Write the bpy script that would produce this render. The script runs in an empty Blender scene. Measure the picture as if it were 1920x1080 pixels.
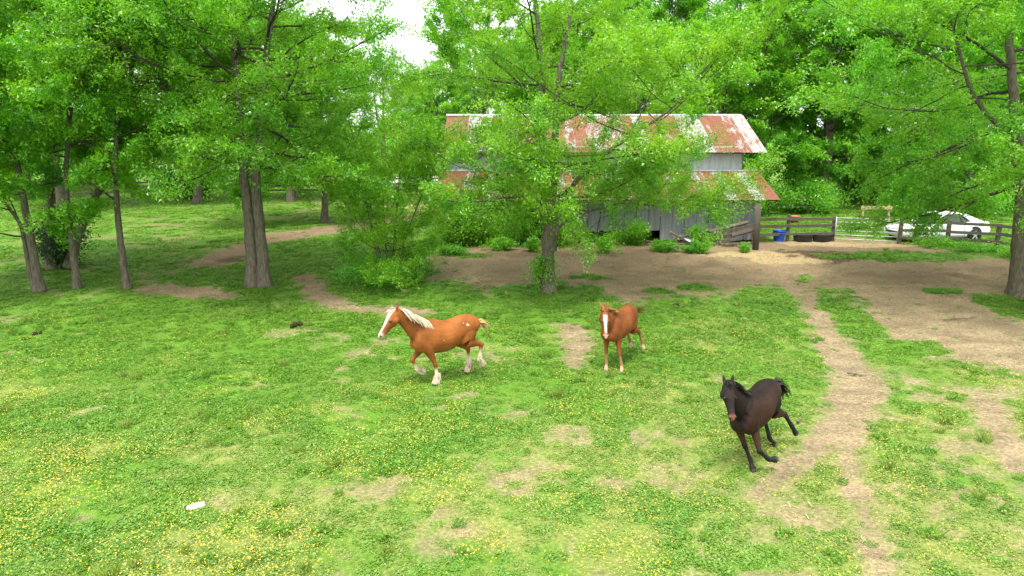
import bpy, math, random
import numpy as np
from mathutils import Vector, Matrix, Euler

# ------------------------------------------------------------------ camera, sky, sun, exposure
sc = bpy.context.scene
col = sc.collection
R = math.radians
PITCH = 12.34
CAM_H = 6.3
FPX = 1371.0
cam_d = bpy.data.cameras.new('camera')
cam_d.sensor_width = 36.0
cam_d.lens = 36.0 * FPX / 1920.0
cam_d.clip_start = 0.1
cam_d.clip_end = 4000
cam = bpy.data.objects.new('camera', cam_d)
cam.location = (0, 0, CAM_H)
cam.rotation_euler = (R(90 - PITCH), 0, 0)
col.objects.link(cam)
sc.camera = cam

SUN_EL, SUN_AZ = 68.0, 195.0          # azimuth clockwise from +Y: the sun stands behind the camera
world = bpy.data.worlds.new('World')
sc.world = world
world.use_nodes = True
wn, wl = world.node_tree.nodes, world.node_tree.links
bg = wn['Background']
sky = wn.new('ShaderNodeTexSky')
sky.sky_type = 'NISHITA'
sky.sun_disc = False
sky.sun_elevation = R(SUN_EL)
sky.sun_rotation = R(SUN_AZ)
sky.air_density = 1.0
sky.dust_density = 6.0
sky.ozone_density = 0.6
hs = wn.new('ShaderNodeHueSaturation')
hs.inputs['Saturation'].default_value = 0.22      # a white overcast
wl.new(sky.outputs[0], hs.inputs['Color'])
ov = wn.new('ShaderNodeMix')                       # even cloud layer over the clear sky
ov.data_type = 'RGBA'
ov.inputs[0].default_value = 0.7
ov.inputs[7].default_value = (5.4, 5.5, 5.6, 1)
wl.new(hs.outputs[0], ov.inputs[6])
wl.new(ov.outputs[2], bg.inputs['Color'])
bg.inputs['Strength'].default_value = 0.15

sun_d = bpy.data.lights.new('sun', 'SUN')
sun_d.energy = 1.4
sun_d.angle = R(11)
sun_d.color = (1.0, 0.96, 0.88)
sun = bpy.data.objects.new('sun', sun_d)
az, el = R(SUN_AZ), R(SUN_EL)
sd = Vector((math.sin(az) * math.cos(el), math.cos(az) * math.cos(el), math.sin(el)))
sun.rotation_euler = (-sd).to_track_quat('-Z', 'Y').to_euler()
sun.location = (0, -20, 40)
col.objects.link(sun)

sc.view_settings.view_transform = 'Standard'
sc.view_settings.look = 'None'
sc.view_settings.gamma = 1
sc.view_settings.exposure = 1.83
sc.render.engine = 'CYCLES'
sc.cycles.use_denoising = True
sc.cycles.max_bounces = 10
sc.cycles.diffuse_bounces = 7
sc.cycles.transmission_bounces = 7
sc.cycles.transparent_max_bounces = 4

# ------------------------------------------------------------------ helpers
def smooth(a, b, x):
    t = np.clip((x - a) / (b - a), 0, 1)
    return t * t * (3 - 2 * t)

def gz(x, y):
    """height of the ground: the paddock rises a little towards the barn yard"""
    x = np.asarray(x, float); y = np.asarray(y, float)
    z = 0.7 * smooth(19, 35, y)
    z = z + 0.05 * np.sin(x * 0.31 + 1.3) * np.sin(y * 0.27 + 0.4) * smooth(200, 60, y)
    z = z - 6.0 * smooth(95, 300, y)
    return z

SP, CP = math.sin(R(PITCH)), math.cos(R(PITCH))
def ray(px, py):
    a, b = (px - 960) / FPX, (540 - py) / FPX
    return Vector((a, CP + b * SP, b * CP - SP))
def P(px, py):
    """where the sight line through a photo pixel meets the ground"""
    r = ray(px, py)
    h = 0.0
    for _ in range(30):
        t = (CAM_H - h) / max(-r.z, 1e-4)
        h = float(gz(r.x * t, r.y * t))
    return Vector((r.x * t, r.y * t, h))
def at(px, py, Y):
    r = ray(px, py)
    t = Y / r.y
    return Vector((r.x * t, Y, CAM_H + r.z * t))
def proj(x, y, z):
    """photo pixel of ground points (arrays)"""
    dz = z - CAM_H
    dep = np.maximum(y * CP - dz * SP, 0.05)
    return 960 + FPX * x / dep, 540 - FPX * (y * SP + dz * CP) / dep

def link(o, parent=None):
    col.objects.link(o)
    if parent is not None:
        o.parent = parent
    return o
def tag(o, label=None, cat=None, group=None, kind=None):
    if label: o['label'] = label
    if cat: o['category'] = cat
    if group: o['group'] = group
    if kind: o['kind'] = kind
    return o
def empty(name, loc, label=None, cat=None, group=None, rz=0.0):
    o = bpy.data.objects.new(name, None)
    o.empty_display_size = 0.3
    o.location = loc
    o.rotation_euler = (0, 0, rz)
    link(o)
    return tag(o, label, cat, group)
def np_mesh(name, V, F, smooth_=False, mat=None):
    """mesh from arrays; F is (m,k) with one k"""
    V = np.asarray(V, np.float32); F = np.asarray(F, np.int32)
    me = bpy.data.meshes.new(name)
    m, k = F.shape
    me.vertices.add(len(V)); me.vertices.foreach_set('co', V.ravel())
    me.loops.add(m * k); me.loops.foreach_set('vertex_index', F.ravel())
    me.polygons.add(m)
    me.polygons.foreach_set('loop_start', np.arange(0, m * k, k, dtype=np.int32))
    me.polygons.foreach_set('loop_total', np.full(m, k, np.int32))
    me.polygons.foreach_set('use_smooth', np.full(m, smooth_, bool))
    me.update(calc_edges=True)
    if mat: me.materials.append(mat)
    return me
def obj(name, me, parent=None):
    return link(bpy.data.objects.new(name, me), parent)
def fattr(me, name, vals, domain='POINT'):
    a = me.attributes.new(name, 'FLOAT', domain)
    a.data.foreach_set('value', np.asarray(vals, np.float32))

class MB:
    """collects boxes, tubes and polygons into one mesh"""
    def __init__(s): s.v, s.f = [], []
    def add(s, v, f):
        n = len(s.v); s.v += [tuple(p) for p in v]; s.f += [tuple(i + n for i in q) for q in f]; return s
    def box(s, c, d, rot=None):
        hx, hy, hz = d[0] / 2, d[1] / 2, d[2] / 2
        pts = [Vector((x, y, z)) for x in (-hx, hx) for y in (-hy, hy) for z in (-hz, hz)]
        if rot is not None: pts = [rot @ p for p in pts]
        c = Vector(c)
        return s.add([c + p for p in pts], [(0,1,3,2),(4,6,7,5),(0,4,5,1),(2,3,7,6),(0,2,6,4),(1,5,7,3)])
    def bar(s, a, b, w, h, roll=0.0):
        """rectangular board from a to b, w wide sideways, h high"""
        a, b = Vector(a), Vector(b)
        q = (b - a).to_track_quat('X', 'Z').to_matrix() @ Matrix.Rotation(roll, 3, 'X')
        return s.box((a + b) / 2, ((b - a).length, w, h), q)
    def tube(s, pts, rad, n=8, cap=True):
        pts = [Vector(p) for p in pts]
        if not hasattr(rad, '__len__'): rad = [rad] * len(pts)
        vs, fs = [], []
        for i, p in enumerate(pts):
            t = (pts[min(i + 1, len(pts) - 1)] - pts[max(i - 1, 0)]).normalized()
            ref = Vector((0, 0, 1)) if abs(t.z) < 0.9 else Vector((1, 0, 0))
            a = t.cross(ref).normalized(); b = t.cross(a)
            for k in range(n):
                g = 2 * math.pi * k / n
                vs.append(p + rad[i] * (math.cos(g) * a + math.sin(g) * b))
        for i in range(len(pts) - 1):
            for k in range(n):
                k2 = (k + 1) % n
                fs.append((i*n+k, i*n+k2, (i+1)*n+k2, (i+1)*n+k))
        if cap:
            fs.append(tuple(range(n))[::-1]); fs.append(tuple((len(pts)-1)*n + k for k in range(n)))
        return s.add(vs, fs)
    def lathe(s, prof, n=20, c=(0,0,0), sx=1, sy=1, axis='z'):
        vs, fs = [], []
        for r, z in prof:
            for k in range(n):
                g = 2 * math.pi * k / n
                p = Vector((r * sx * math.cos(g), r * sy * math.sin(g), z))
                if axis == 'y': p = Vector((p.x, p.z, p.y))
                vs.append(Vector(c) + p)
        for i in range(len(prof) - 1):
            for k in range(n):
                k2 = (k + 1) % n
                fs.append((i*n+k, i*n+k2, (i+1)*n+k2, (i+1)*n+k))
        return s.add(vs, fs)
    def build(s, name, mat, parent=None, smooth_=False, bevel=0.0, loc=None):
        me = bpy.data.meshes.new(name)
        me.from_pydata(s.v, [], s.f); me.materials.append(mat)
        if smooth_:
            me.polygons.foreach_set('use_smooth', [True] * len(me.polygons))
        me.update()
        o = obj(name, me, parent)
        if loc is not None: o.location = loc
        if bevel:
            m = o.modifiers.new('bevel', 'BEVEL'); m.width = bevel; m.segments = 2; m.limit_method = 'ANGLE'
        return o

# ------------------------------------------------------------------ materials
class NT:
    def __init__(s, name):
        s.m = bpy.data.materials.new(name); s.m.use_nodes = True
        s.t = s.m.node_tree; s.t.nodes.clear()
        s.out = s.n('ShaderNodeOutputMaterial')
    def n(s, typ, **kw):
        nd = s.t.nodes.new(typ)
        for k, v in kw.items(): setattr(nd, k, v)
        return nd
    def l(s, a, b): s.t.links.new(a, b)
    def noise(s, vec, scale, detail=4, rough=0.55):
        nd = s.n('ShaderNodeTexNoise'); nd.inputs['Scale'].default_value = scale
        nd.inputs['Detail'].default_value = detail; nd.inputs['Roughness'].default_value = rough
        if vec is not None: s.l(vec, nd.inputs['Vector'])
        return nd.outputs['Fac']
    def ramp(s, fac, stops, interp='LINEAR'):
        nd = s.n('ShaderNodeValToRGB'); nd.color_ramp.interpolation = interp
        e = nd.color_ramp.elements
        while len(e) < len(stops): e.new(0.5)
        for i, (p, c) in enumerate(stops):
            e[i].position = p
            e[i].color = (c, c, c, 1) if not hasattr(c, '__len__') else (*c, 1)
        s.l(fac, nd.inputs[0]); return nd.outputs[0]
    def mix(s, fac, a, b, typ='MIX'):
        nd = s.n('ShaderNodeMix', data_type='RGBA', blend_type=typ)
        for v, i in ((fac, 0), (a, 6), (b, 7)):
            if hasattr(v, 'links'): s.l(v, nd.inputs[i])
            elif hasattr(v, '__len__'): nd.inputs[i].default_value = (*v, 1)
            else: nd.inputs[i].default_value = v
        return nd.outputs[2]
    def math(s, op, a, b=0.0):
        nd = s.n('ShaderNodeMath', operation=op)
        for v, i in ((a, 0), (b, 1)):
            if hasattr(v, 'links'): s.l(v, nd.inputs[i])
            else: nd.inputs[i].default_value = v
        return nd.outputs[0]
    def scaled(s, vec, sx, sy, sz):
        nd = s.n('ShaderNodeMapping'); nd.inputs['Scale'].default_value = (sx, sy, sz)
        s.l(vec, nd.inputs['Vector']); return nd.outputs[0]
    def attr(s, name):
        return s.n('ShaderNodeAttribute', attribute_name=name)
    def principled(s, colr, rough=0.8, spec=0.3, metal=0.0, bump=None, bstr=0.3, bdist=0.02):
        p = s.n('ShaderNodeBsdfPrincipled')
        for v, k in ((colr, 'Base Color'), (rough, 'Roughness'), (spec, 'Specular IOR Level'), (metal, 'Metallic')):
            if hasattr(v, 'links'): s.l(v, p.inputs[k])
            elif hasattr(v, '__len__'): p.inputs[k].default_value = (*v, 1)
            else: p.inputs[k].default_value = v
        if bump is not None:
            b = s.n('ShaderNodeBump'); b.inputs['Strength'].default_value = bstr; b.inputs['Distance'].default_value = bdist
            s.l(bump, b.inputs['Height']); s.l(b.outputs[0], p.inputs['Normal'])
        s.l(p.outputs[0], s.out.inputs[0]); return p
    def objco(s): return s.n('ShaderNodeTexCoord').outputs['Object']
    def pos(s): return s.n('ShaderNodeNewGeometry').outputs['Position']
    def rnd(s): return s.n('ShaderNodeObjectInfo').outputs['Random']

def plain(name, c, rough=0.7, spec=0.3, metal=0.0, var=0.25, scale=6.0, bstr=0.2):
    t = NT(name); v = t.objco()
    f = t.noise(v, scale, 5)
    dark = tuple(x * (1 - var) for x in c); lite = tuple(min(1, x * (1 + var)) for x in c)
    t.principled(t.ramp(f, [(0.3, dark), (0.7, lite)]), rough, spec, metal, t.noise(v, scale * 6, 3), bstr, 0.01)
    return t.m

def leaf_mat(name, dark, mid, lite, transl=0.42):
    t = NT(name)
    c = t.ramp(t.attr('rnd').outputs['Fac'], [(0.0, dark), (0.55, mid), (1.0, lite)])
    big = t.noise(t.pos(), 0.55, 2)
    c = t.mix(t.ramp(big, [(0.40, 0.0), (0.66, 0.6)]), c, lite)
    c = t.mix(1.0, c, t.n('ShaderNodeObjectInfo').outputs['Color'], 'MULTIPLY')
    d = t.n('ShaderNodeBsdfDiffuse'); t.l(c, d.inputs[0])
    tr = t.n('ShaderNodeBsdfTranslucent'); t.l(t.mix(1.0, c, (1.25, 1.3, 0.6), 'MULTIPLY'), tr.inputs[0])
    g = t.n('ShaderNodeBsdfGlossy'); g.inputs['Roughness'].default_value = 0.42; g.inputs[0].default_value = (0.9, 1, 0.85, 1)
    m1 = t.n('ShaderNodeMixShader'); m1.inputs[0].default_value = transl
    t.l(d.outputs[0], m1.inputs[1]); t.l(tr.outputs[0], m1.inputs[2])
    m2 = t.n('ShaderNodeMixShader'); m2.inputs[0].default_value = 0.04
    t.l(m1.outputs[0], m2.inputs[1]); t.l(g.outputs[0], m2.inputs[2])
    t.l(m2.outputs[0], t.out.inputs[0])
    return t.m

M = {}
M['leaf'] = leaf_mat('leaf', (0.036, 0.195, 0.007), (0.088, 0.325, 0.011), (0.245, 0.460, 0.022), 0.54)
M['leaf_dark'] = leaf_mat('leaf_dark', (0.010, 0.035, 0.008), (0.018, 0.06, 0.012), (0.03, 0.085, 0.015), 0.2)
M['clover'] = leaf_mat('clover', (0.050, 0.155, 0.012), (0.090, 0.225, 0.016), (0.165, 0.300, 0.028), 0.38)
M['thin_turf'] = leaf_mat('thin_turf', (0.075, 0.165, 0.018), (0.130, 0.230, 0.028), (0.225, 0.300, 0.060), 0.35)
M['petal'] = leaf_mat('petal', (0.46, 0.33, 0.010), (0.54, 0.43, 0.02), (0.60, 0.52, 0.07), 0.3)
M['straw_bit'] = leaf_mat('straw_bit', (0.16, 0.10, 0.05), (0.34, 0.25, 0.13), (0.5, 0.4, 0.22), 0.1)

def bark():
    t = NT('bark'); v = t.objco()
    f = t.noise(t.scaled(v, 9, 9, 1.6), 2.2, 6, 0.65)
    patch = t.noise(v, 1.7, 3)
    c = t.ramp(f, [(0.3, (0.040, 0.031, 0.023)), (0.55, (0.135, 0.112, 0.085)), (0.8, (0.235, 0.205, 0.16))])
    c = t.mix(t.ramp(patch, [(0.45, 0.0), (0.75, 0.5)]), c, (0.10, 0.125, 0.06))
    t.principled(c, 0.92, 0.15, 0, f, 0.9, 0.05); return t.m
M['bark'] = bark()
M['limb_bark'] = plain('limb_bark', (0.060, 0.050, 0.038), 0.9, 0.1, 0, 0.35, 5)

def weathered(name, c1, c2, c3):
    t = NT(name); v = t.objco()
    f = t.noise(t.scaled(v, 2, 22, 22), 2.0, 6, 0.6)
    g = t.noise(v, 2.3, 3)
    c = t.ramp(f, [(0.3, c1), (0.55, c2), (0.8, c3)])
    c = t.mix(t.ramp(g, [(0.4, 0.0), (0.8, 0.45)]), c, (0.09, 0.095, 0.06))
    c = t.mix(t.math('MULTIPLY', t.rnd(), 0.35), c, c1)
    t.principled(c, 0.9, 0.15, 0, f, 0.6, 0.01); return t.m
M['board'] = weathered('weathered_board', (0.05, 0.038, 0.03), (0.13, 0.105, 0.085), (0.24, 0.205, 0.175))
M['fence_wood'] = weathered('fence_wood', (0.045, 0.036, 0.028), (0.12, 0.10, 0.08), (0.22, 0.195, 0.165))
M['new_wood'] = weathered('pale_wood', (0.25, 0.17, 0.08), (0.45, 0.34, 0.18), (0.58, 0.47, 0.28))

def roof_mat():
    t = NT('rusty_sheet'); v = t.objco()
    r = t.rnd()
    off = t.n('ShaderNodeCombineXYZ'); t.l(t.math('MULTIPLY', r, 37.0), off.inputs[0]); t.l(t.math('MULTIPLY', r, 11.0), off.inputs[1])
    va = t.n('ShaderNodeVectorMath', operation='ADD'); t.l(v, va.inputs[0]); t.l(off.outputs[0], va.inputs[1])
    vv = va.outputs[0]
    streak = t.noise(t.scaled(vv, 3.2, 0.75, 1), 1.0, 6, 0.68)
    fine = t.noise(vv, 9, 5, 0.6)
    k = t.math('ADD', t.math('MULTIPLY', streak, 0.8), t.math('MULTIPLY', fine, 0.25))
    k = t.math('ADD', k, t.math('MULTIPLY', t.math('SUBTRACT', r, 0.5), 0.32))
    rust = t.ramp(fine, [(0.25, (0.085, 0.027, 0.012)), (0.5, (0.185, 0.064, 0.028)), (0.75, (0.27, 0.120, 0.062))])
    zinc = t.ramp(fine, [(0.3, (0.20, 0.19, 0.175)), (0.7, (0.36, 0.345, 0.325))])
    f = t.ramp(k, [(0.535, 0.0), (0.65, 1.0)])
    c = t.mix(t.math('MULTIPLY', t.math('FRACT', t.math('MULTIPLY', r, 7.3)), 0.55), rust, (0.11, 0.042, 0.022))
    c = t.mix(f, c, zinc)
    t.principled(c, 0.62, 0.35, 0.0, fine, 0.15, 0.01); return t.m
M['roof'] = roof_mat()

def wall_sheet():
    t = NT('grey_wall_sheet'); v = t.objco(); r = t.rnd()
    s = t.noise(t.scaled(v, 6, 6, 0.7), 1.2, 5, 0.6)
    g = t.noise(v, 3, 4)
    c = t.ramp(s, [(0.3, (0.11, 0.122, 0.135)), (0.55, (0.20, 0.22, 0.245)), (0.8, (0.29, 0.31, 0.335))])
    c = t.mix(t.ramp(g, [(0.58, 0.0), (0.75, 0.7)]), c, (0.10, 0.065, 0.045))
    c = t.mix(t.math('MULTIPLY', r, 0.4), c, (0.18, 0.18, 0.18))
    t.principled(c, 0.55, 0.4, 0.0, g, 0.15, 0.01); return t.m
M['wall_sheet'] = wall_sheet()
def zinc_sheet():
    t = NT('galvanised_sheet'); v = t.objco()
    s = t.noise(t.scaled(v, 5, 5, 0.8), 1.2, 5, 0.6)
    c = t.ramp(s, [(0.3, (0.30, 0.32, 0.34)), (0.7, (0.48, 0.51, 0.55))])
    t.principled(c, 0.5, 0.4, 0.1, s, 0.1, 0.01); return t.m
M['zinc'] = zinc_sheet()
M['steel'] = plain('galvanised_tube', (0.40, 0.42, 0.42), 0.4, 0.5, 0.3, 0.1)
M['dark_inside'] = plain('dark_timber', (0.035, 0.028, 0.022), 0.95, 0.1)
M['blue'] = plain('blue_plastic', (0.012, 0.075, 0.42), 0.4, 0.45, 0, 0.15, 3)
M['rubber'] = plain('black_rubber', (0.035, 0.034, 0.034), 0.75, 0.3, 0, 0.3, 5)
M['terracotta'] = plain('terracotta', (0.34, 0.12, 0.06), 0.85, 0.2, 0, 0.2, 5)
M['car_paint'] = plain('white_car_paint', (0.74, 0.75, 0.77), 0.22, 0.6, 0, 0.02, 2, 0.0)
M['glass'] = plain('dark_car_glass', (0.012, 0.018, 0.016), 0.06, 0.6, 0, 0.1, 2, 0.0)
M['tyre'] = plain('tyre_rubber', (0.02, 0.02, 0.021), 0.8, 0.3)
M['rim'] = plain('silver_rim', (0.62, 0.63, 0.65), 0.3, 0.5, 0.6, 0.05)
M['lamp'] = plain('clear_lamp', (0.35, 0.37, 0.38), 0.15, 0.6, 0.2, 0.1)
M['red_lamp'] = plain('red_lamp', (0.35, 0.02, 0.02), 0.25, 0.5)
M['black'] = plain('black_trim', (0.015, 0.015, 0.015), 0.6, 0.3)
M['dung'] = plain('dung', (0.035, 0.024, 0.014), 0.95, 0.1, 0, 0.4, 20, 0.6)
M['pale_stone'] = plain('pale_stone', (0.40, 0.385, 0.35), 0.9, 0.2, 0, 0.3, 9, 0.4)
# ------------------------------------------------------------------ ground and what grows on it
_rs = np.random.RandomState(5)
_lat = _rs.rand(256, 256)
def vnoise(x, y):
    xi, yi = np.floor(x).astype(int), np.floor(y).astype(int)
    fx, fy = x - xi, y - yi
    fx, fy = fx * fx * (3 - 2 * fx), fy * fy * (3 - 2 * fy)
    a, b = _lat[xi % 256, yi % 256], _lat[(xi + 1) % 256, yi % 256]
    c, d = _lat[xi % 256, (yi + 1) % 256], _lat[(xi + 1) % 256, (yi + 1) % 256]
    return (a * (1 - fx) + b * fx) * (1 - fy) + (c * (1 - fx) + d * fx) * fy
def fbm(x, y, s, o=4):
    r, a, tot = 0, 1.0, 0
    for i in range(o):
        r = r + a * vnoise(x * s + 17.3 * i, y * s + 9.1 * i); tot += a; a *= 0.55; s *= 2.03
    return r / tot

def path_d(x, y, pts):
    """signed excess over a worn track: pts are photo pixels with a half width in metres"""
    best = np.full(x.shape, 9.0)
    Q = [(*P(a, b)[:2], w) for a, b, w in pts]
    for (x0, y0, w0), (x1, y1, w1) in zip(Q[:-1], Q[1:]):
        dx, dy = x1 - x0, y1 - y0
        t = np.clip(((x - x0) * dx + (y - y0) * dy) / (dx * dx + dy * dy + 1e-9), 0, 1)
        d = np.hypot(x - x0 - t * dx, y - y0 - t * dy) - (w0 + t * (w1 - w0))
        best = np.minimum(best, d)
    return best
def poly_d(x, y, pix):
    """signed distance in metres to a polygon given in photo pixels"""
    Q = [P(a, b) for a, b in pix]
    d = np.full(x.shape, 1e9); inside = np.zeros(x.shape, bool)
    for i in range(len(Q)):
        a, b = Q[i], Q[(i + 1) % len(Q)]
        dx, dy = b.x - a.x, b.y - a.y
        t = np.clip(((x - a.x) * dx + (y - a.y) * dy) / (dx * dx + dy * dy + 1e-9), 0, 1)
        d = np.minimum(d, np.hypot(x - a.x - t * dx, y - a.y - t * dy))
        cond = ((a.y > y) != (b.y > y)) & (x < (b.x - a.x) * (y - a.y) / (b.y - a.y + 1e-12) + a.x)
        inside ^= cond
    return np.where(inside, -d, d)

YARD = [(820, 520), (815, 470), (900, 455), (1060, 440), (1420, 452), (1570, 446), (1700, 458), (1925, 492), (2100, 520),
        (2100, 700), (1925, 696), (1800, 680), (1700, 655), (1650, 640), (1585, 548), (1530, 520), (1470, 520), (1400, 545), (1330, 560),
        (1240, 552), (1180, 575), (1120, 560), (1060, 556), (1000, 560), (960, 578), (915, 556), (900, 535)]
TRACKS = [
    ([(1440, 505, .9), (1500, 540, .45), (1535, 590, .3), (1560, 640, .28), (1600, 690, .45), (1612, 730, .48), (1585, 780, .36), (1530, 840, .16), (1460, 890, .10), (1420, 930, .04)], 0.0),
    ([(1615, 735, .4), (1590, 810, .16), (1598, 890, .06), (1625, 970, .05), (1650, 1040, .06), (1665, 1110, .1)], 0.0),
    ([(400, 490, 1.0), (450, 470, 1.0), (540, 440, 1.2), (640, 428, 1.3), (720, 412, 1.2), (830, 400, 2.0)], 0.0),
    ([(575, 520, .3), (600, 555, .35), (655, 577, .35), (760, 583, .3), (880, 578, .25), (980, 560, .3)], 0.0),
    ([(1060, 610, .35), (1085, 640, .35), (1078, 690, .15)], .05),
    ([(285, 540, .6), (370, 545, .7), (430, 556, .3)], .1),
    ([(1840, 740, .25), (1870, 800, .3), (1920, 880, .3)], .05),
]
SCRUB = [  # thin, half-bare turf: polygons with how bare
    ([(1400, 900), (1480, 860), (1560, 820), (1580, 1000), (1560, 1110), (1330, 1110), (1370, 980)], .62),
    ([(1640, 690), (1925, 690), (1925, 1110), (1700, 1110), (1620, 900), (1600, 780)], .55),
    ([(560, 925), (640, 905), (960, 868), (1000, 880), (960, 930), (700, 925)], .66),
    ([(760, 1010), (800, 930), (900, 930), (900, 1060)], .55),
    ([(960, 820), (1250, 760), (1330, 900), (1330, 1110), (900, 1110), (900, 960)], .42),
    ([(300, 970), (440, 930), (480, 960), (420, 990)], .5),
    ([(0, 420), (0, 620), (250, 560), (420, 480), (700, 370), (300, 370)], .45),
    ([(480, 800), (560, 770), (580, 800), (500, 820)], .5),
    ([(420, 600), (1000, 640), (1000, 780), (600, 760)], .38),
    ([(500, 440), (700, 380), (640, 430), (560, 470)], .45),
]
def dirt_mask(x, y):
    n1 = fbm(x, y, 0.9, 4); n2 = fbm(x + 50, y + 20, 3.1, 3); n3 = fbm(x + 11, y - 7, 0.25, 3)
    n4 = fbm(x + 5, y + 77, 9.0, 2)
    jit = (n1 - 0.5) * 1.2 + (n2 - 0.5) * 1.1 + (n4 - .5) * 1.3
    far = np.clip(y / 25.0, 0.5, 1.6)
    d = np.zeros(x.shape)
    k = poly_d(x, y, YARD) + jit * 1.5
    d = np.maximum(d, smooth(1.1, -0.8, k))
    for pts, s in TRACKS:
        k = path_d(x, y, pts) + jit * 0.55 * far + s
        d = np.maximum(d, smooth(0.60, -0.30, k))
    patch = (n1 * 0.55 + n2 * 0.45)
    for poly, bare in SCRUB:
        k = smooth(0.8, -0.8, poly_d(x, y, poly) + (n3 - .5) * 2)
        d = np.maximum(d, k * (.22 * bare + .52 * smooth(0.56 - bare * 0.24, 0.78 - bare * 0.24, patch)))
    d = np.maximum(d, 0.6 * smooth(0.62, 0.74, patch))          # scattered bare spots
    # grass that has kept its hold inside the yard
    for (px, py, rx, ry) in ((1700, 650, 1.3, .9), (1600, 598, .55, 2.6), (1310, 540, .8, .6), (1690, 480, 4.2, 1.3), (1108, 520, .9, .4), (1028, 556, 2.6, 2.0),
                             (880, 480, 1.0, .5), (1910, 580, 1.2, 2.2), (1770, 545, .9, .4), (1000, 575, 3.6, 1.7), (1240, 545, .7, .35)):
        c = P(px, py)
        e = np.hypot((x - c.x) / rx, (y - c.y) / ry) + (n2 - 0.5) * 0.9
        d = d * (1 - 0.95 * smooth(1.1, 0.7, e))
    c = P(570, 470)
    e = np.hypot((x - c.x) / 2.6, (y - c.y) / 3.0) + (n2 - 0.5) * 0.5
    d = d * (1 - smooth(1.1, 0.8, e))
    return d
def dry_mask(x, y):
    """how thin and yellow the turf is: the open, sunny side of the paddock more than the tree side"""
    n = fbm(x + 91, y + 33, 0.38, 4); m = fbm(x - 13, y + 3, 1.7, 3)
    return np.clip(smooth(21, 10.5, y) * .5 + smooth(2, 9, x) * .30 * smooth(24, 16, y) + (n - .5) * 1.2 + (m - .5) * .9 + .10, 0, 1)
def blob(x, y, px, py, rx, ry, rough=0.9):
    c = P(px, py)
    return smooth(1.15, 0.6, np.hypot((x - c.x) / rx, (y - c.y) / ry) + (fbm(x, y, 2.2, 3) - 0.5) * rough)

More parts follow.
